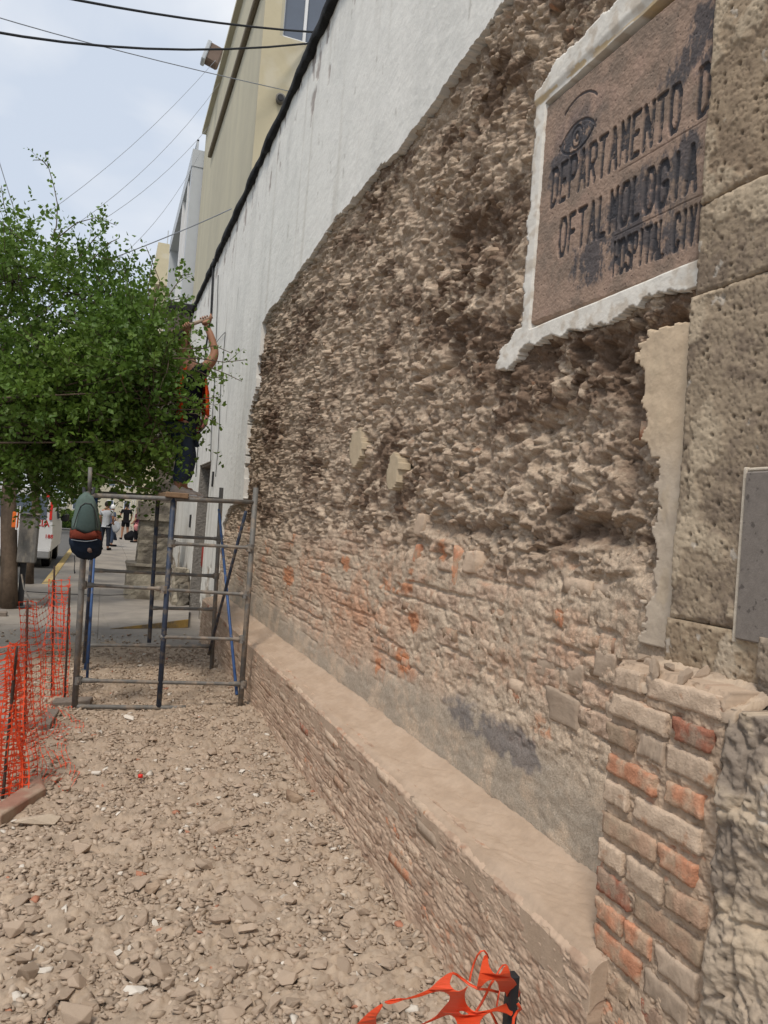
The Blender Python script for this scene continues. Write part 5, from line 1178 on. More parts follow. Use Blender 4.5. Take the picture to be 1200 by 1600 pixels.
far_person((P(213, 847, z=0)[0] - .06, 37.5, 0), 1.62, R_(-70), 'person in a dark maroon top beside the stone column holding pink cloth', M['shirt_maroon'], M['cloth_black'], woman=True)
far_person((P(220, 847, z=0)[0] + .05, 36.6, 0), 1.52, R_(-80), 'person in a light blue top half hidden behind the stone column', mat('cloth_sky', (.30, .42, .52), bump=.2), M['cloth_black'], woman=True)
def bag(name, label, c, h, m, cat):
    t = thing(name, label, cat, tuple(c)); bm = ico(3, int(c[0] * 100) + 5, .12, h, cuts=2); me = bpy.data.meshes.new('sack'); bm.to_mesh(me); bm.free(); me.materials.append(m)
    for p_ in me.polygons: p_.use_smooth = True
    o = bpy.data.objects.new('sack', me); COL.objects.link(o); o.parent = t; o.location = (0, 0, 0)
    mb = MB(); c = np.array(c); mb.tube([c + np.array([-.08, 0, h[2] * .85]), c + np.array([-.05, 0, h[2] * 1.3]), c + np.array([.05, 0, h[2] * 1.3]), c + np.array([.08, 0, h[2] * .85])], .012, 5); mb.out('handle', m, t)
q_ = P(181, 822, y=32.3); bag('carrier_bag', 'pale grey carrier bag held by the person in blue', q_, (.17, .12, .26), M['shirt_grey'], 'bag')
q_ = P(202, 836, y=39.7); bag('black_bag', 'bulky black bag standing on the pavement behind the person in shorts', q_, (.24, .2, .34), M['cloth_black'], 'bag')
q_ = P(213, 824, y=37.2); bag('pink_cloth', 'small pink cloth bag held in front of the person in maroon', q_, (.14, .1, .15), M['pink_cloth'], 'bag')
q_ = P(176, 838, y=33.4); bag('dark_duffel', 'dark duffel bag on the ground behind the person in blue', q_, (.26, .2, .22), M['cloth_dark'], 'bag')

# worker on the scaffold, side on, facing the wall
zf_ = zt + .042; wy_ = 7.55
wk = thing('person', 'person in navy shirt, orange vest and jeans swinging a pick on top of the scaffold', 'person', (.68, wy_, zf_))
def W_(px, py, dy=0): q_ = P(px, py, y=wy_ + dy); return (q_[0], q_[1], q_[2])
def wj(px, py, r, dy=0): return (*W_(px, py, dy), r)
hip = W_(290, 668); 
wb = [wj(290, 662, .085), wj(293, 635, .08), wj(297, 600, .125), wj(294, 578, .10), wj(290, 561, .056), wj(284, 548, .062), wj(280, 536, .088), wj(279, 524, .062),     # 0 pelvis .. 7 head top
      wj(312, 585, .062, -.17), wj(334, 560, .050, -.22), wj(336, 548, .040, -.22), wj(329, 523, .034, -.20), wj(321, 507, .026, -.18),        # near arm 8-12
      wj(300, 585, .062, .17), wj(300, 562, .045, .25), wj(291, 536, .036, .1), wj(292, 514, .028, -.08),                                      # far arm 13-16
      wj(284, 678, .092, -.09), wj(290, 712, .066, -.10), wj(277, 757, .042, -.10), wj(280, 766, .040, -.10), wj(294, 769, .032, -.10),         # near leg 17-21
      wj(282, 678, .092, .10), wj(296, 714, .064, .12), wj(286, 757, .042, .14), wj(290, 767, .038, .14), wj(302, 768, .032, .14)]
we = [(0, 1), (1, 2), (2, 3), (3, 4), (4, 5), (5, 6), (6, 7), (3, 8), (8, 9), (9, 10), (10, 11), (11, 12), (3, 13), (13, 14), (14, 15), (15, 16), (0, 17), (17, 18), (18, 19), (19, 20), (20, 21), (0, 22), (22, 23), (23, 24), (24, 25), (25, 26)]
skin_mesh('body', wb, we, M['skin'], wk)
def g_(i, k): j = wb[i]; return (*j[:3], j[3] * k)
skin_mesh('shirt', [g_(0, 1.6), g_(1, 1.68), g_(2, 1.18), g_(3, 1.25), g_(8, 1.25), (*(np.array(wb[8][:3]) * .35 + np.array(wb[9][:3]) * .65), .072), g_(13, 1.25), (*(np.array(wb[13][:3]) * .35 + np.array(wb[14][:3]) * .65), .068), wj(290, 682, .125)], [(0, 1), (1, 2), (2, 3), (3, 4), (4, 5), (3, 6), (6, 7), (0, 8)], M['shirt_navy'], wk)
skin_mesh('jeans', [g_(0, 1.75), g_(17, 1.2), g_(18, 1.35), g_(19, 1.6), g_(22, 1.2), g_(23, 1.35), g_(24, 1.6)], [(0, 1), (1, 2), (2, 3), (0, 4), (4, 5), (5, 6)], M['jeans'], wk)
hair_cap(np.array(wb[6][:3]) + np.array([-.01, 0, .015]), .108, M['hair'], wk, (1, 0, -.2))
hd = np.array(wb[6][:3])
mb = MB(); mb.tube([hd + np.array([.08, 0, .0]), hd + np.array([.115, 0, -.02]), hd + np.array([.085, 0, -.035])], [.012, .018, .012], 6); mb.out('nose', M['skin'], wk, True)
for sy in (-1, 1):
    mb = MB(); mb.tube([hd + np.array([-.005, sy * .088, .02]), hd + np.array([-.012, sy * .098, 0]), hd + np.array([-.002, sy * .088, -.03])], [.012, .018, .010], 6); mb.out('ear', M['skin'], wk, True)
    mb = MB(); mb.tube([hd + np.array([.082, sy * .032, .012]), hd + np.array([.090, sy * .032, .012])], [.011, .006], 8); mb.out('eye', M['blackpl'], wk, True)
# pick handle and fingers closed round it
ha, hb = np.array(W_(283, 513, -.17)), np.array(W_(332, 495, -.19)); hdir = (hb - ha) / np.linalg.norm(hb - ha)
tl = thing('pick', 'pale wooden handled pick raised in the hand of the person on the scaffold', 'pick', tuple(ha))
mb = MB(); mb.tube([ha - hdir * .25, ha, hb], [.017, .018, .016], 8); mb.out('handle', mat('pale_wood', (.40, .31, .24), bump=.2), tl, True)
hc = ha - hdir * .25; mb = MB(); mb.tube([hc + np.array([-.05, 0, .20]), hc + np.array([-.01, 0, .08]), hc, hc + np.array([-.02, 0, -.10]), hc + np.array([-.08, 0, -.22])], [.008, .016, .024, .016, .006], 8); mb.out('pick_head', M['steel'], tl, True)
def hand_on(c, up_, parent):
    c = np.array(c); ax = hdir; v = np.array(up_, float); v -= ax * (v @ ax); v /= np.linalg.norm(v); w = np.cross(ax, v)
    mb = MB(); mb.bbox(c + v * .030, (.04, .017, .035), .012, np.stack([ax, v, w], 1)); mb.out('palm', M['skin'], parent, True)
    for k, (L, r) in enumerate(((.9, .0095), (1., .0105), (.97, .010), (.85, .0085))):
        b = c + ax * (-.033 + .022 * k); pts = []
        for a in (20, 70, 125, 180, 235 * L + 10): aa = R_(a); pts.append(b + (v * math.cos(aa) + w * math.sin(aa)) * .027)
        mb = MB(); mb.tube(pts, [r, r, r * .95, r * .85, r * .6], 7); mb.out('finger', M['skin'], parent, True)
    pts = [c + ax * .035 + (v * math.cos(R_(a)) + w * math.sin(R_(a))) * .029 + ax * (.02 * a / -90) for a in (-15, -60, -110, -150)]
    mb = MB(); mb.tube(pts, [.013, .012, .010, .007], 7); mb.out('thumb', M['skin'], parent, True)
hc1 = ha + hdir * (np.linalg.norm(hb - ha) * .76); hc2 = ha + hdir * (np.linalg.norm(hb - ha) * .16)
hand_on(hc1, np.array(wb[11][:3]) - hc1, wk); hand_on(hc2, np.array(wb[15][:3]) - hc2, wk)
# shoes
for i, dy in ((20, -.10), (25, .14)):
    a = np.array(wb[i][:3]); rings = []; z0 = zf_ + .002
    for t, hw, hh_, x in ((0, .025, .05, -.085), (.1, .036, .095, -.07), (.3, .038, .105, -.03), (.5, .038, .085, .03), (.7, .044, .06, .09), (.9, .040, .045, .145), (1, .018, .025, .175)):
        rings.append([(a[0] + x, a[1] + hw * math.cos(k * math.pi / 6), z0 + hh_ * max(0, (.5 + .5 * math.sin(k * math.pi / 6)) ) ** .7) for k in range(12)])
    mb = MB(); mb.rings(rings); sh_ = mb.out('shoe', M['shoe'], wk, True)
    mb = MB(); mb.box(a[0] - .088, a[0] + .172, a[1] - .042, a[1] + .042, z0 - .002, z0 + .018, .008); mb.out('sole', M['white_cloth'], wk)
# vest: a front and a back panel, open at the side
def vest_panel(name, pts, m, thick=.012, ydep=.17):
    rings = []; 
    for px, py, dx in pts:
        c = np.array(W_(px, py)); r = []
        for k in range(7):
            t = -1 + 2 * k / 6; r.append((c[0] + dx * (1 - t * t) * .9 + .008 * math.sin(6 * t + py), c[1] + t * ydep, c[2]))
        for k in range(7):
            t = 1 - 2 * k / 6; r.append((c[0] + dx * (1 - t * t) * .9 - math.copysign(thick, dx) + .008 * math.sin(6 * t + py), c[1] + t * ydep, c[2]))
        rings.append(r)
    mb = MB(); mb.rings(rings); return mb.out(name, m, wk, True)
vest_panel('vest_front', [(310, 578, .04), (317, 592, .04), (320, 615, .04), (321, 640, .035), (321, 652, .035)], M['vest_orange'])
vest_panel('vest_strip', [(320, 652.4, .03), (318, 664, .03), (312, 672, .02)], M['vest_strip'])
vest_panel('vest_back', [(289, 576, -.04), (284, 595, -.06), (281, 625, -.05), (281, 660, -.05)], M['vest_orange'])
for (x_a, pts) in ((0, ((321, 653), (323, 654), (321, 666), (314, 674), (304, 676))),):
    mb = MB(); mb.tube([W_(a, b, -.175) for a, b in pts], .007, 5); mb.out('vest_trim', M['blackpl'], wk)
mb = MB(); mb.tube([W_(306, 668, -.1), W_(306, 683, -.1)], [.035, .03], 8); mb.out('vest_tail', M['bag_rust'], wk)

# ------------------------------------------------------------------ parked pickup
vx1 = -1.22; vy = 21.6
vn_ = thing('parked_van', 'white van with red lettering on the rear door parked along the yellow kerb', 'van', (vx1 - .95, vy, -.13))
zb_ = .30; ztp = 1.95; vx0 = vx1 - 1.85
def sec(y, zt2, ins, zb3=zb_): return [(vx0, y, zb3), (vx1, y, zb3), (vx1 + .02, y, .75), (vx1, y, 1.05), (vx1 - ins, y, zt2 - .12), (vx1 - ins - .1, y, zt2), (vx0 + ins + .1, y, zt2), (vx0 + ins, y, zt2 - .12), (vx0, y, 1.05), (vx0 - .02, y, .75)]
mb = MB(); mb.rings([sec(vy + .0, ztp - .03, .09), sec(vy + .06, ztp, .08), sec(vy + 3.2, ztp, .08), sec(vy + 3.9, 1.15, .02), sec(vy + 4.6, 1.0, .03), sec(vy + 4.75, .8, .05)]); mb.out('body', M['vanw'], vn_)
mb = MB(); mb.box(vx0 + .15, vx1 - .15, vy - .012, vy - .004, 1.12, 1.72, .003); mb.out('rear_window', M['glass'], vn_)
mb = MB(); mb.box(vx1 - .085, vx1 - .02, vy - .03, vy - .004, 1.12, 1.62, .008); mb.out('tail_light', M['redlamp'], vn_)
mb = MB(); mb.box(vx0 + .02, vx0 + .085, vy - .03, vy - .004, 1.12, 1.62, .008); mb.out('tail_light', M['redlamp'], vn_)
mb = MB(); mb.box(vx0, vx1 + .01, vy - .16, vy - .003, .12, .34, .03); mb.out('bumper', M['chrome'], vn_)
mb = MB(); mb.box(vx1 - .75, vx1 - .55, vy - .02, vy - .003, .76, .90, .01); mb.out('door_handle', M['blackpl'], vn_)
mb = MB(); mb.box((vx0 + vx1) / 2 - .006, (vx0 + vx1) / 2 + .006, vy - .008, vy - .003, .36, 1.9); mb.out('door_gap', M['blackpl'], vn_)
mb = MB(); mb.box(vx1 + .004, vx1 + .022, vy + 2.1, vy + 3.3, 1.12, 1.62, .004); mb.out('side_window', M['glass'], vn_)
mb = MB(); mb.bbox((vx1 + .16, vy + 3.2, 1.15), (.11, .06, .12), .03); mb.tube([(vx1, vy + 3.2, 1.15), (vx1 + .08, vy + 3.2, 1.15)], .02, 6); mb.out('wing_mirror', M['blackpl'], vn_)
mb = MB(); mb.box(vx1 - .22, vx1 - .12, vy - .035, vy - .003, 1.7, 1.83, .01); mb.out('beacon', M['redlamp'], vn_)
for yy2 in (vy + .8, vy + 3.9):
    for xx2 in (vx0 + .12, vx1 - .12):
        mb = MB(); mb.tube([(xx2 - .11, yy2, .20), (xx2 - .09, yy2, .20), (xx2 + .09, yy2, .20), (xx2 + .11, yy2, .20)], [.28, .33, .33, .28], 24); wh_ = mb.out('wheel', M['rubber'], vn_, False)
        mb = MB(); mb.tube([(xx2 - .115, yy2, .20), (xx2 + .115, yy2, .20)], [.18, .18], 16); o = mb.out('rim', M['chrome'], None, loc=(0, 0, 0)); o.parent = wh_; o.location = tuple(-np.array(vn_.location))
def text(body, px_l, px_b, size, m, parent, plane_y, name='lettering', sx=1.0):
    cu = bpy.data.curves.new(name, 'FONT'); cu.body = body; cu.size = size; cu.extrude = .002; cu.offset = size * .02; cu.resolution_u = 3
    o = bpy.data.objects.new(name, cu); COL.objects.link(o); cu.materials.append(m); q_ = P(px_l, px_b, y=plane_y)
    dg = bpy.context.evaluated_depsgraph_get(); dg.update(); me = bpy.data.meshes.new_from_object(o.evaluated_get(dg)); bpy.data.objects.remove(o); o = bpy.data.objects.new(name, me); COL.objects.link(o); o.parent = parent; o.location = Vector(q_) - parent.location; o.rotation_euler = (R_(90), 0, 0); o.scale = (sx, 1, 1); return o
text('CIA', 53.5, 821.5, .235, M['red'], vn_, vy - .009, sx=.93); text('188', 69.5, 840.5, .135, M['red'], vn_, vy - .009);

# ------------------------------------------------------------------ meter box, stakes, kerbs
q = P(30, 803, y=12.4); q2 = P(55, 880, y=12.4)
bx = thing('meter_cabinet', 'grey metal meter cabinet on a dark post beside the tree trunk', 'cabinet', (q[0], 12.4, 0))
mb = MB(); mb.box(q[0] + .02, q2[0], 12.35, 12.62, q2[2], q[2], .012); mb.out('cabinet', M['box'], bx)
mb = MB(); mb.box(q[0] + .0, q2[0] + .02, 12.32, 12.65, q[2] + .001, q[2] + .02, .004); mb.out('lid', M['steel'], bx)
mb = MB(); mb.box(q[0] + .07, q[0] + .15, 12.45, 12.53, 0, q2[2]); mb.out('post', M['blackpl'], bx)
mb = MB(); mb.tube([(q[0] + .1, 12.4, .5), (q[0] + .16, 12.3, .3), (q[0] + .28, 12.2, .12)], .012, 5); mb.out('cable', M['steel'], bx)
mb = MB(); mb.box(q[0] - .02, q[0] + .26, 12.35, 12.6, 0, .035, .01); mb.out('base_plate', M['blackpl'], bx)
sg = thing('sign_sheet', 'small orange and clear plastic notice fixed to the tree trunk above the cabinet', 'notice', tuple(P(25, 812, y=12.2)))
a, b = P(18, 824, y=12.2), P(31, 800, y=12.2); mb = MB(); mb.box(a[0], b[0], 12.17, 12.2, a[2], b[2], .01); mb.out('orange_sheet', M['orange'], sg)
a, b = P(24, 826, y=12.15), P(32.5, 792, y=12.15); mb = MB(); w_ = .012
mb.box(a[0], a[0] + w_, 12.14, 12.155, a[2], b[2]); mb.box(b[0] - w_, b[0], 12.14, 12.155, a[2], b[2]); mb.box(a[0], b[0], 12.139, 12.154, b[2], b[2] + w_); mb.box(a[0], b[0], 12.139, 12.154, a[2] - w_, a[2]); mb.out('clear_frame', M['white'], sg)
# tree pit
tp = bpy.data.objects.new('tree_pit', None); COL.objects.link(tp); tag(tp, kind='structure')
mb = MB(); mb.box(-1.6, -.72, 12.5, 12.62, -.05, .02, .01); mb.box(-1.6, -.72, 13.5, 13.62, -.05, .02, .01); mb.box(-.84, -.72, 12.62, 13.5, -.05, .019, .01); mb.out('pit_kerb', M['kerbg'], tp)
mb = MB(); mb.box(-2.2, -1.12, 11.5, 11.62, -.05, .06, .01); mb.box(-2.2, -1.12, 10.6, 10.72, -.05, .06, .01); mb.out('pit_kerb', M['kerbg'], tp)
def stake(px0, py0, px1, py1, y, r, label, h0=0.0):
    a = P(px0, py0, y=y); b = P(px1, py1, y=y); a[2] = h0
    t = thing('steel_stake', label, 'stake', tuple(a)); mb = MB(); pts = [a + (b - a) * k / 10 for k in range(11)]
    mb.tube(pts, [r * (1 + .12 * (k % 2)) for k in range(11)], 8); mb.out('rod', M['rust'], t, True); return a, b
st1 = stake(4, 1250, 26, 1010, 4.45, .008, 'rusty steel rod nearest the camera holding up the orange net')
st2 = stake(38, 1165, 43, 938, 5.45, .007, 'rusty rod holding the orange net at its second fold')
st3 = stake(80, 1095, 85, 884, 6.75, .007, 'tallest thin rod, standing above the top edge of the orange net')
st4 = stake(101, 1092, 109, 918, 6.60, .008, 'rusty rod at the far end of the orange net beside the scaffold')
def kerb(name, pts, z1, m, label, cat='kerb stone'):
    t = thing(name, label, cat, (pts[0][0], pts[0][1], 0)); n = len(pts)
    V_ = [(x, y, 0) for x, y in pts] + [(x, y, z1 - .008) for x, y in pts]; cx, cy = np.mean([p_[0] for p_ in pts]), np.mean([p_[1] for p_ in pts])
    V_ += [(x + (cx - x) * .06, y + (cy - y) * .06, z1) for x, y in pts]
    Fs = [[i, (i + 1) % n, n + (i + 1) % n, n + i] for i in range(n)] + [[n + i, n + (i + 1) % n, 2 * n + (i + 1) % n, 2 * n + i] for i in range(n)] + [[2 * n + i for i in range(n)]]
    o = raw('block', V_, Fs, m, t); bv = o.modifiers.new('b', 'BEVEL'); bv.width = .004; bv.segments = 2; return t
a, b = P(0, 1300, z=0), P(70, 1255, z=0)
kerb('red_kerb', [(a[0] - .3, a[1] - .06), (a[0], a[1]), (b[0], b[1]), (b[0] - .04, b[1] + .22), (a[0] - .02, a[1] + .17), (a[0] - .3, a[1] + .08)], .085, M['kerbr'], 'dusty red kerb block at the left edge under the orange net')
a, b = P(78, 1112, z=0), P(140, 1108, z=0); kerb('grey_block', [(a[0], a[1]), (b[0], b[1]), (b[0] + .02, b[1] + .14), (a[0] + .02, a[1] + .16)], .07, M['kerbg'], 'grey brown block beside the left scaffold leg')
a = P(57, 1150, z=0); kerb('grey_block', [(a[0], a[1]), (a[0] + .08, a[1] + .02), (a[0] + .12, a[1] + .42), (a[0] + .04, a[1] + .44)], .08, M['kerbg'], 'narrow grey block lying lengthwise behind the orange net')
a = P(0, 1150, z=0); kerb('grey_block', [(a[0] - .3, a[1]), (a[0] + .22, a[1] + .1), (a[0] + .22, a[1] + .2), (a[0] - .3, a[1] + .12)], .06, M['kerbg'], 'grey kerb block at the left edge behind the first rod')

# ------------------------------------------------------------------ orange safety net
def net_mesh(fn, nu, nv, w=.0045, holes=False):
    """fn(u,v)->xyz; strands as thin two-sided ribbons with wider knots"""
    G_ = np.array([[fn(i, j) for j in range(nv + 1)] for i in range(nu + 1)], float)
    mb = MB()
    def strand(pts, wd, dirs):
        V_ = []
        for k, p_ in enumerate(pts):
            for q in (0,):
                V_ += [p_ - dirs[k] * wd[k], p_ + dirs[k] * wd[k]]
        Fs = [[2 * k, 2 * k + 1, 2 * k + 3, 2 * k + 2] for k in range(len(pts) - 1)]; mb.add(np.array(V_), Fs)
    for i in range(nu + 1):
        pts, wd, dr = [], [], []
        for j in range(nv + 1):
            d_ = G_[min(i + 1, nu), j] - G_[max(i - 1, 0), j]; d_ = d_ / (np.linalg.norm(d_) + 1e-9)
            pts.append(G_[i, j]); wd.append(w * 1.7); dr.append(d_)
            if j < nv:
                for f in (.25, .5, .75): pts.append(G_[i, j] * (1 - f) + G_[i, j + 1] * f); wd.append(w * (.8 if f != .5 else .55)); dr.append(d_)
        strand(pts, wd, dr)
    for j in range(nv + 1):
        pts, wd, dr = [], [], []
        for i in range(nu + 1):
            d_ = G_[i, min(j + 1, nv)] - G_[i, max(j - 1, 0)]; d_ = d_ / (np.linalg.norm(d_) + 1e-9)
            pts.append(G_[i, j]); wd.append(w * 1.5); dr.append(d_)
            if i < nu:
                for f in (.25, .5, .75): pts.append(G_[i, j] * (1 - f) + G_[i + 1, j] * f + np.array([0, 0, -.004 * (1 - (2 * f - 1) ** 2)])); wd.append(w * (.7 if f != .5 else .45)); dr.append(d_)
        strand(pts, wd, dr)
    return mb
net = thing('orange_net_fence', 'sagging orange plastic safety net strung between rusty rods along the left side', 'safety net', (-.3, 5.5, 0))
def lerp3(a, b, t): return np.array(a) * (1 - t) + np.array(b) * t
def panel(top0, top1, bot0, bot1, nu, nv, sag=.06, wav=.02, seed=0, w=.0035):
    def fn(i, j):
        u, v = i / nu, j / nv; t = lerp3(top0, top1, u); b = lerp3(bot0, bot1, u); p_ = t * (1 - v) + b * v
        p_ = p_ + np.array([0, 0, -sag * 4 * u * (1 - u) * (1 - v)])
        n1 = math.sin(u * 9 + seed + v * 3) * wav * math.sin(math.pi * min(1, u * 1.0)) ; n2 = math.cos(v * 11 + seed * 2 + u * 5) * wav * .5
        return p_ + np.array([n1 + n2 * .4, n2, .3 * n2])
    return net_mesh(fn, nu, nv, w)
T1 = np.array(st1[1]) - np.array([0, 0, .0]); B1 = np.array(st1[0])
T2 = np.array(st2[1]) - np.array([0, 0, .02]); T3 = np.array(st3[1]) - np.array([0, 0, .12]); T4 = np.array(st4[1]) + np.array([0, 0, .04])
panels = [
 (T1 + np.array([.0, .02, .015]), T1 + np.array([-.22, -.05, -.12]), B1 + np.array([.10, .02, .0]), B1 + np.array([-.10, -.05, .0]), 8, 26, .0, .04, 11, .0045),
 (T1, (-.95, 4.15, .42), B1 + np.array([.02, 0, .02]), (-.95, 4.0, .0), 14, 20, .03, .045, 1, .0040),
 (T1 + np.array([.02, .0, .02]), T1 + np.array([-.12, .25, -.05]), B1 + np.array([.13, -.03, .0]), B1 + np.array([-.02, .1, .0]), 7, 24, .0, .035, 2, .0045),
 (T1 + np.array([-.02, -.01, 0]), T1 + np.array([.03, .3, -.02]), B1 + np.array([.05, -.08, .0]), B1 + np.array([.16, .3, .0]), 6, 22, .0, .04, 3, .0042),
 (T1, T2, B1 + np.array([.05, .0, .0]), np.array(st2[0]) + np.array([.05, 0, .01]), 22, 20, .05, .02, 4, .0032),
 (T2 + np.array([-.04, -.05, .02]), T2 + np.array([.05, .12, .0]), np.array(st2[0]) + np.array([-.03, 0, .01]), np.array(st2[0]) + np.array([.12, .1, .01]), 5, 20, .0, .03, 5, .0034),
 (T2, T3, np.array(st2[0]) + np.array([.05, 0, .01]), np.array(st3[0]) + np.array([.03, 0, .01]), 20, 18, .10, .03, 6, .0030),
 (T3, T4 + np.array([0, 0, -.02]), np.array(st3[0]) + np.array([.02, -.1, .01]), np.array(st4[0]) + np.array([.03, 0, .01]), 7, 20, .02, .03, 7, .0034),
 (T3 + np.array([-.02, -.05, .02]), T4 + np.array([.0, .06, .05]), np.array(st3[0]) + np.array([-.08, -.1, .01]), np.array(st4[0]) + np.array([.0, .06, .01]), 6, 19, .03, .04, 8, .0032)]
for p_ in panels: panel(*p_).out('net_panel', M['net'], net)
def gfn(i, j):
    u, v = i / 16, j / 12; x = -.36 + .30 * v + .05 * math.sin(i * .7); y = 4.55 + 1.75 * u + .05 * math.sin(j * .9)
    return np.array([x, y, .05 + .02 * math.sin(i * 1.3 + j) + .10 * (1 - v) ** 3])
net_mesh(gfn, 16, 12, .0030).out('net_panel', M['net'], net)

# torn net in the foreground: sheet with oval holes, cut by a smooth field
scp = thing('torn_orange_net', 'torn scrap of bright orange safety net snagged on a black post at the bottom', 'safety net', tuple(P(760, 1590, y=1.15)))
def cellnet(uvs, name):
    """quads of ring cells; uvs(u,v)->world point, each cell holds one oval hole"""
    mb = MB(); nseg = 28
    for (ci, cj) in uvs['cells']:
        outer, inner = [], []
        for k in range(nseg):
            a = 2 * math.pi * k / nseg; ca, sa = math.cos(a), math.sin(a); s_ = 1 / max(abs(ca), abs(sa))
            outer.append((ci + .5 + .5 * ca * s_, cj + .5 + .5 * sa * s_)); e = uvs['hole']
            den = (abs(ca) ** 2.4 + abs(sa) ** 2.4) ** (1 / 2.4); inner.append((ci + .5 + e[0] * ca / den, cj + .5 + e[1] * sa / den))
        V_ = [uvs['f'](*p_) for p_ in outer] + [uvs['f'](p_[0] * .5 + q_[0] * .5, p_[1] * .5 + q_[1] * .5) for p_, q_ in zip(outer, inner)] + [uvs['f'](*p_) for p_ in inner]
        mb.add(np.array(V_), [[k, (k + 1) % nseg, nseg + (k + 1) % nseg, nseg + k] for k in range(nseg)] + [[nseg + k, nseg + (k + 1) % nseg, 2 * nseg + (k + 1) % nseg, 2 * nseg + k] for k in range(nseg)])
    o = mb.out(name, M['net'], scp, True)
    bm = bmesh.new(); bm.from_mesh(o.data); bmesh.ops.remove_doubles(bm, verts=bm.verts, dist=1e-5); bm.to_mesh(o.data); bm.free()
    for p_ in o.data.polygons: p_.use_smooth = True
    so_ = o.modifiers.new('s', 'SOLIDIFY'); so_.thickness = .0012; return o
# the sheet: pieces between the big oval holes, at their own depth, bent in space
from mathutils.geometry import tessellate_polygon
def piece(pts, name, hole=None, tilt=.03):
    def dep(x, y): return 1.135 + tilt * math.sin(x * .012 + 1) + .02 * math.sin(y * .02 + x * .006)
    loops = [[Vector((x, y, 0)) for x, y in L] for L in ([pts] + ([hole] if hole else []))]
    tris = tessellate_polygon(loops); allp = [p_ for L in loops for p_ in L]
    V_ = [P(540 + p_.x / 4, 1460 + p_.y / 4, y=dep(p_.x, p_.y)) for p_ in allp]
    o = raw(name, V_, [list(t_) for t_ in tris], M['net'], scp, False); so_ = o.modifiers.new('s', 'SOLIDIFY'); so_.thickness = .0014; so_.offset = 0; return o
def smooth_loop(L, n=3):
    for _ in range(1):
        o = []
        for a, b in zip(L, L[1:] + L[:1]): o += [(a[0] * .78 + b[0] * .22, a[1] * .78 + b[1] * .22), (a[0] * .22 + b[0] * .78, a[1] * .22 + b[1] * .78)]
        L = o
    return L
piece(smooth_loop([(360, 405), (450, 375), (530, 340), (590, 280), (650, 240), (670, 240), (655, 280), (650, 310), (670, 340), (700, 357), (730, 350), (768, 318), (745, 365), (745, 400), (755, 440), (790, 478), (830, 488), (920, 465), (1020, 425), (1040, 440), (1045, 515), (1000, 490), (930, 478), (870, 500), (840, 540), (832, 600), (835, 700), (715, 700), (710, 600), (690, 530), (660, 500), (620, 505), (520, 550), (440, 577), (560, 520), (600, 470), (650, 415), (652, 380), (620, 357), (580, 352), (520, 370), (450, 395), (370, 408)]), 'net_sheet', smooth_loop([(705, 480), (725, 474), (770, 495), (765, 505), (725, 502)]))
piece(smooth_loop([(820, 342), (835, 260), (850, 180), (868, 130), (885, 130), (895, 200), (920, 240), (950, 255), (975, 240), (990, 200), (1010, 200), (1025, 230), (1030, 265), (1060, 290), (1075, 330), (1098, 372), (1070, 402), (1030, 405), (1005, 390), (1000, 357), (960, 357), (955, 310), (930, 282), (895, 285), (860, 310), (832, 348)]), 'net_sheet', tilt=.02)
piece(smooth_loop([(20, 640), (70, 560), (130, 500), (190, 455), (238, 428), (212, 480), (190, 515), (192, 560), (200, 640)]), 'net_sheet')
piece(smooth_loop([(238, 424), (270, 410), (360, 398), (372, 404), (315, 424), (270, 436)]), 'net_strand')
def ribbon(pts, w, name='net_strand', d0=1.15):
    V_ = []
    for k, (x, y) in enumerate(pts):
        a_ = pts[max(k - 1, 0)]; b_ = pts[min(k + 1, len(pts) - 1)]; t_ = np.array([b_[0] - a_[0], b_[1] - a_[1]], float); t_ /= np.linalg.norm(t_); nx, ny = -t_[1] * w, t_[0] * w; d_ = d0 + .012 * math.sin(k * 1.1)
        V_ += [P(540 + (x + nx) / 4, 1460 + (y + ny) / 4, y=d_), P(540 + (x - nx) / 4, 1460 + (y - ny) / 4, y=d_ + .003)]
    o = raw(name, V_, [[2 * k, 2 * k + 1, 2 * k + 3, 2 * k + 2] for k in range(len(pts) - 1)], M['net'], scp, True); so_ = o.modifiers.new('s', 'SOLIDIFY'); so_.thickness = .001
ribbon([(775, 295), (786, 240), (805, 175), (825, 130), (845, 106), (865, 102), (882, 122), (890, 150)], 5.5); ribbon([(665, 240), (690, 250), (730, 280), (775, 315), (830, 342), (890, 345), (955, 362)], 8)
ribbon([(945, 252), (965, 215), (985, 193), (1003, 192), (1015, 210)], 5); ribbon([(815, 485), (850, 430), (885, 360), (905, 315), (925, 285)], 8); ribbon([(945, 452), (952, 410), (962, 350)], 5); ribbon([(905, 482), (925, 520), (945, 565), (950, 640)], 7)
ribbon([(1040, 640), (1052, 520), (1075, 480), (1095, 465), (1075, 430)], 9, d0=1.13)
a, b = P(803, 1524, y=1.16), P(800, 1640, y=1.16); a2 = a.copy(); a2[2] = 0; mb = MB(); mb.box(a[0] - .008, a[0] + .010, 1.155, 1.175, 0, a[2], .002); 
bpst = thing('black_post', 'slim black steel post at the bottom edge that the torn net hangs on', 'post', (a[0], 1.165, 0)); mb.out('post', M['blackpl'], bpst)
mb = MB(); mb.tube([a + np.array([0, 0, -.03]), a + np.array([.012, -.01, -.045]), a + np.array([.008, -.01, -.025])], .0012, 5); mb.out('wire_tie', M['rust'], bpst)

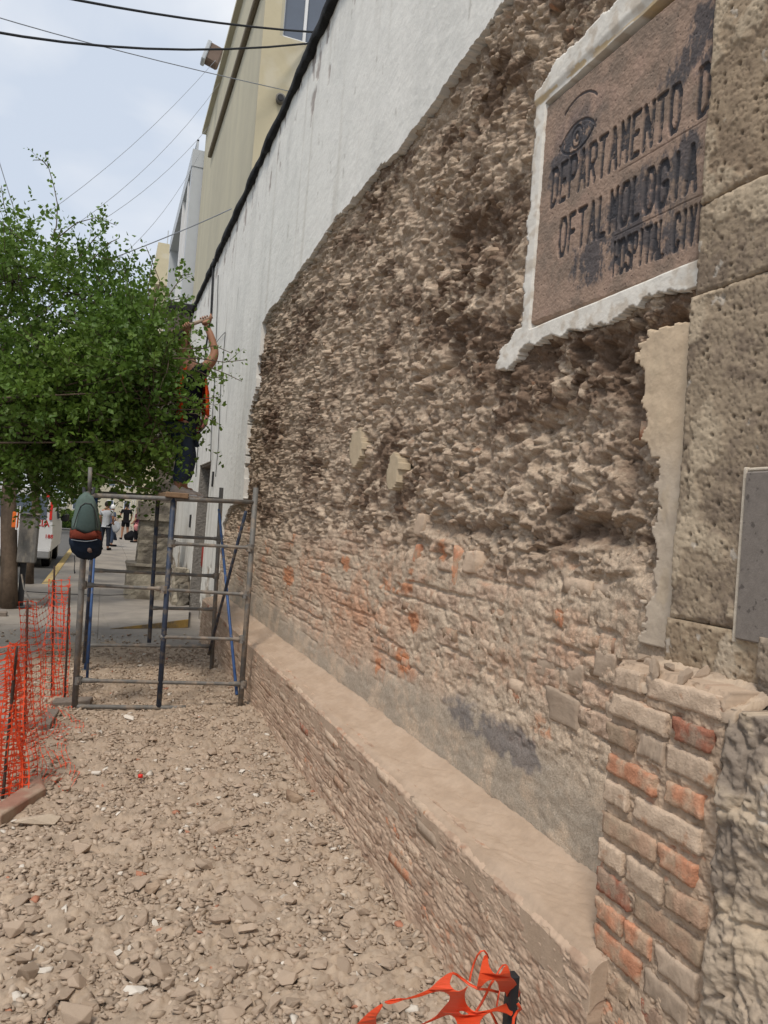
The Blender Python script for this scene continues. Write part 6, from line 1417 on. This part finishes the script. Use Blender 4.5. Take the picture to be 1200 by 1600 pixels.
# ------------------------------------------------------------------ overhead cables
def cable(pts, r, label, y0, y1, m='wire'):
    n = len(pts); t0 = P(*pts[0], y=y0); t = thing('overhead_cable', label, 'cable', tuple(t0), 'overhead cables crossing the sky'); W3 = [P(px, py, y=y0 + (y1 - y0) * k / (n - 1)) for k, (px, py) in enumerate(pts)]
    mb = MB(); mb.tube(W3, r, 6); mb.out('cable', M[m], t, True)
def curve3(a, b, c, n=9): return [((1 - t) ** 2 * a[0] + 2 * t * (1 - t) * b[0] + t * t * c[0], (1 - t) ** 2 * a[1] + 2 * t * (1 - t) * b[1] + t * t * c[1]) for t in np.linspace(0, 1, n)]
cable(curve3((60, -12), (300, 38), (500, 51)), .017, 'thick black cable highest in the sky, ending at the barred window', 11, 13.38)
cable(curve3((-30, 46), (230, 95), (482, 68)), .017, 'thick black cable passing just under the roof floodlight', 11, 13.38)
cable(curve3((-20, 22), (170, 80), (450, 142)), .007, 'thin grey cable slanting down across the two thick ones to the facade', 11, 13.38, 'wireg')
for (a, b, c, l) in (((60, 342), (210, 240), (337, 94), 'faint thin line ending at the floodlight, upper of the slanting lines'), ((120, 350), (250, 260), (343, 130), 'faint thin line slanting up just below the floodlight'), ((150, 350), (250, 290), (328, 196), 'faint thin line slanting to the lower roof corner of the cream building'),
                     ((190, 400), (260, 340), (312, 240), 'faintest thin line reaching the grey frame top')):
    cable(curve3(a, b, c), .0045, l, 14, 19.5, 'wireg')
cable(curve3((180, 402), (290, 360), (362, 326)), .009, 'thin line slanting low across the cream facade to the wall top', 14, 13.3, 'wireg')
cable(curve3((-5, 240), (10, 290), (45, 400)), .008, 'thin dark line dropping steeply at the left edge above the tree', 14, 14, 'wireg')

# ------------------------------------------------------------------ trees
def leaf_block(C, D, S, rg):
    """C centres, D growth directions, S sizes -> folded kite leaves, 2 quads each"""
    n = len(C); rnd_ = rg.normal(size=(n, 3)); side = np.cross(D, rnd_); side /= np.linalg.norm(side, axis=1, keepdims=True) + 1e-9
    nrm = np.cross(side, D); L = S[:, None] * D; Wd = S[:, None] * .34 * side; up = nrm * S[:, None] * .10
    v = np.stack([C, C + L * .45 + Wd + up, C + L - up * .5, C + L * .45 - Wd + up], 1)
    mid = C + L * .5 - up * .3
    V_ = np.concatenate([v, mid[:, None]], 1).reshape(-1, 3); b = np.arange(n)[:, None] * 5
    Fs = np.concatenate([b + np.array([[0, 1, 4]]), b + np.array([[1, 2, 4]]), b + np.array([[2, 3, 4]]), b + np.array([[3, 0, 4]])]).astype(int)
    return V_, Fs
def tree(name, label, base, trunk_pts, trunk_r, blobs, ntw, seed, leaf=.04, cat='tree', sprigs=(), m='leaf', per=18, twl=(.25, .6)):
    rg = np.random.default_rng(seed); t = thing(name, label, cat, tuple(base)); mb = MB(); mb.tube(trunk_pts, trunk_r, 12)
    mb.out('trunk', M['bark'], t, True)
    fork = np.array(trunk_pts[-1]); Cs, Ds, Ss = [], [], []; lb = MB(); tw = MB()
    tot = sum(b[2] for b in blobs)
    for (c, r, wgt) in blobs:
        c, r = np.array(c, float), np.array(r, float)
        k1 = fork + (c - fork) * .5 + rg.normal(size=3) * .12; lb.tube([fork, k1, c], [min(.016, trunk_r[-1] * .4), .010, .005], 6)
        nk = int(ntw * wgt / tot)
        hubs = c + rg.normal(size=(10, 3)) * r * .35
        for hh_ in hubs: lb.tube([c, (c + hh_) / 2 + rg.normal(size=3) * .05, hh_], [.009, .007, .004], 4)
        cl_ = rg.normal(size=(max(5, nk // 11), 3)); cl_ /= np.linalg.norm(cl_, axis=1, keepdims=True); cl_ = c + cl_ * r * (rg.random((len(cl_), 1)) ** .45) * .9
        for _ in range(nk):
            d_ = rg.normal(size=3); d_ /= np.linalg.norm(d_); rad = rg.random() ** .45; p0 = cl_[rg.integers(len(cl_))] + rg.normal(size=3) * .075; d_ = (p0 - c) / r; d_ /= np.linalg.norm(d_) + 1e-6; hub = hubs[rg.integers(10)]
            g_ = d_ * .8 + rg.normal(size=3) * .45 + np.array([0, 0, .15]); g_ /= np.linalg.norm(g_); Ln = rg.uniform(*twl)
            pts = [p0]; dd_ = g_.copy()
            for q in range(4): dd_ = dd_ + rg.normal(size=3) * .14 + np.array([0, 0, -.03]); dd_ /= np.linalg.norm(dd_); pts.append(pts[-1] + dd_ * Ln / 4)
            if rg.random() < .35: tw.tube([pts[0] - g_ * .12] + pts, [.004, .004, .003, .0028, .002, .001], 3, cap=False)
            add_leaves(pts, per, leaf, rg, Cs, Ds, Ss)
    for (pts, n_l, ls) in sprigs:
        pts = [np.array(p_) for p_ in pts]; tw.tube(pts, [.0045 * (1 - k / len(pts)) + .0018 for k in range(len(pts))], 5, cap=False)
        add_leaves(pts, n_l, ls, rg, Cs, Ds, Ss, .035)
        for k in range(max(1, n_l // 14)):
            f0 = rg.random() * .85 * (len(pts) - 1); i0 = int(f0); a = pts[i0] + (pts[i0 + 1] - pts[i0]) * (f0 - i0); d_ = (pts[i0 + 1] - pts[i0]); d_ /= np.linalg.norm(d_); d_ = d_ + rg.normal(size=3) * .7; d_ /= np.linalg.norm(d_)
            q2 = [a, a + d_ * .09, a + d_ * .18 + rg.normal(size=3) * .02]; tw.tube(q2, [.003, .002, .001], 3, cap=False); add_leaves(q2, 9, ls, rg, Cs, Ds, Ss)
    V_, Fs = leaf_block(np.array(Cs), np.array(Ds), np.array(Ss), rg)
    raw('crown', V_, Fs, M[m], t)
    lb.out('limbs', M['bark'], t, True)
    if tw.v: tw.out('twigs', M['bark'], t)
    return t
def add_leaves(pts, n_l, ls, rg, Cs, Ds, Ss, jit=.02):
    P_ = np.array(pts); m_ = len(P_) - 1
    for k in range(n_l):
        f0 = (k + rg.random()) / n_l * m_; i0 = min(int(f0), m_ - 1); a = P_[i0] + (P_[i0 + 1] - P_[i0]) * (f0 - i0); t_ = P_[i0 + 1] - P_[i0]; t_ /= np.linalg.norm(t_) + 1e-9
        o_ = rg.normal(size=3); o_ -= t_ * (o_ @ t_); o_ /= np.linalg.norm(o_) + 1e-9; d_ = t_ * .45 + o_ * .9 + np.array([0, 0, .12]); d_ /= np.linalg.norm(d_)
        Cs.append(a + o_ * jit * rg.random()); Ds.append(d_); Ss.append(ls * rg.uniform(.65, 1.2))
Q = lambda px, py, y: P(px, py, y=y)
blobs = [(Q(60, 520, 8.3), (1.0, 1.3, .62), 10), (Q(60, 640, 8.2), (1.05, 1.3, .62), 12), (Q(165, 590, 7.7), (.52, .9, .46), 7), (Q(200, 540, 7.4), (.38, .6, .28), 3.5), (Q(218, 620, 7.5), (.27, .5, .28), 2.6),
         (Q(110, 682, 8.0), (.8, 1.1, .34), 10), (Q(180, 680, 7.9), (.34, .7, .32), 4), (Q(105, 455, 8.1), (.62, .8, .28), 2.2), (Q(165, 465, 7.9), (.35, .6, .24), 1.2), (Q(20, 440, 8.2), (.55, .9, .34), 2.4), (Q(-150, 590, 8.2), (.9, 1.2, .8), 6), (Q(175, 712, 7.8), (.42, .6, .14), 2.2), (Q(240, 565, 6.9), (.15, .3, .10), .6), (Q(236, 610, 6.9), (.17, .3, .22), 1.0), (Q(232, 690, 7.0), (.11, .3, .14), .35), (Q(235, 650, 7.0), (.18, .3, .2), 1.0), (Q(40, 712, 8.3), (.7, .9, .20), 4)]
S_ = []
def spr(pts, y, n, ls=.045, dy=0): S_.append(([Q(px, py, y + dy * k) for k, (px, py) in enumerate(pts)], n, ls))
spr([(80, 375), (88, 355), (90, 320), (84, 290), (76, 262), (70, 238)], 7.8, 34); spr([(76, 262), (66, 250), (52, 250)], 7.8, 7, .035)
spr([(90, 372), (120, 348), (150, 340), (182, 352)], 7.9, 26); spr([(70, 440), (85, 400), (95, 360)], 7.9, 18); spr([(40, 430), (20, 370), (6, 320), (2, 290)], 8.2, 34); spr([(110, 420), (150, 370), (170, 350)], 7.9, 26); spr([(130, 420), (170, 380), (186, 372)], 7.8, 22)
spr([(205, 540), (235, 500), (250, 440), (228, 385)], 7.2, 22); spr([(235, 500), (232, 450), (236, 420), (240, 400)], 7.2, 26, .05); spr([(235, 510), (265, 460), (285, 430), (300, 428)], 7.1, 40); spr([(250, 500), (265, 470), (290, 465)], 7.1, 24)
spr([(215, 500), (205, 450), (190, 410), (150, 400)], 7.6, 34)
spr([(270, 560), (310, 560), (350, 566), (386, 562)], 6.7, 30, .036); spr([(290, 560), (330, 575), (355, 585), (378, 596)], 6.7, 26, .036); spr([(280, 545), (315, 545), (335, 540), (362, 552)], 6.75, 16, .036); spr([(300, 575), (330, 590), (345, 590)], 6.7, 20, .036)
spr([(255, 610), (300, 625), (330, 622), (345, 620)], 6.8, 22, .036); spr([(260, 640), (300, 640), (330, 638)], 6.8, 18, .036)
spr([(190, 720), (240, 728), (262, 740), (285, 745)], 7.4, 24, .04); spr([(150, 740), (200, 757), (240, 765), (262, 770)], 7.2, 44, .04); spr([(215, 690), (260, 700), (285, 708)], 7.2, 20, .04)
spr([(0, 345), (40, 380), (70, 400)], 8, 20)
tbase = np.array([-2.75, 8.0, 0])
tree('street_tree', 'leafy green street tree whose broad crown fills the left side above the net', tbase, [tbase, tbase + np.array([.05, 0, .9]), tbase + np.array([.25, .05, 1.7]), tbase + np.array([.5, .1, 2.1])], [.17, .14, .12, .11], blobs, 3000, 31, .056, sprigs=S_, per=20)
tb = P(13, 950, z=0)
b2 = [((-1.5, 12.5, 3.4), (1.5, 1.5, .9), 5), ((-2.4, 13.0, 3.3), (1.2, 1.4, .9), 4), ((-.9, 13.2, 2.95), (.9, 1.2, .5), 3)]
tree('street_tree', 'second tree with a leaning brown trunk in the square pavement pit', tb, [tb + np.array([0, 0, -.05]), tb + np.array([-.03, 0, .5]), tb + np.array([-.07, 0, 1.0]), tb + np.array([-.13, .05, 1.6]), tb + np.array([-.14, .2, 2.2])], [.135, .115, .11, .105, .09], b2, 650, 37, .055, m='leafd', per=22, twl=(.3, .7))
tb = P(45, 912, z=0); tb[2] = 0
b3 = [((-1.5, 17.0, 3.5), (1.7, 2.0, .9), 5), ((-2.8, 18.0, 3.3), (1.3, 1.6, 1.0), 4)]
tree('street_tree', 'slim third tree trunk just behind the meter cabinet', tb, [tb, tb + np.array([-.03, 0, .6]), tb + np.array([.0, 0, 1.5]), tb + np.array([-.1, .2, 2.3])], [.09, .075, .07, .06], b3, 420, 39, .075, m='leafd', per=20, twl=(.3, .8))
for k, (x, y, s_, l) in enumerate(((-3.2, 46, 2.4, 'dense dark green tree across the road beyond the van'), (-6.0, 60, 4.0, 'big dark tree on the far left of the street end'), (-1.7, 78, 3.0, 'far green tree closing the view past the people'), (-6.5, 24, 2.6, 'dark leafy tree across the road behind the near trees'), (-5.5, 36, 2.6, 'tree across the road, second beyond the near trees'))):
    tree('far_tree', l, (x, y, 0), [(x, y, -.1), (x, y, 1.6), (x, y + .1, 2.4)], [.2, .15, .12], [((x, y, 2.2 + s_ * .7), (s_, s_, s_ * .75), 4), ((x + s_ * .4, y - .3, 1.9 + s_ * .4), (s_ * .6, s_ * .7, s_ * .5), 2)], 220, 50 + k, .20, m='leafd', per=16, twl=(.5, 1.1))
hb = thing('low_hedge', 'low green hedge beside the road end behind the van', 'hedge', (-1.2, 52, 0)); rg = np.random.default_rng(9)
C_ = np.stack([rg.uniform(-3.6, .2, 2600), rg.uniform(52, 54, 2600), rg.random(2600) ** .7 * 1.1], -1); D_ = rg.normal(size=(2600, 3)); D_ /= np.linalg.norm(D_, axis=1, keepdims=True)
v_, f2_ = leaf_block(C_, D_, np.full(2600, .16), rg); raw('foliage', v_, f2_, M['leaf'], hb)
mb = MB(); mb.box(-3.4, 0, 52.3, 53.7, 0, .7, .1); mb.out('inner_mass', M['leafd'], hb)
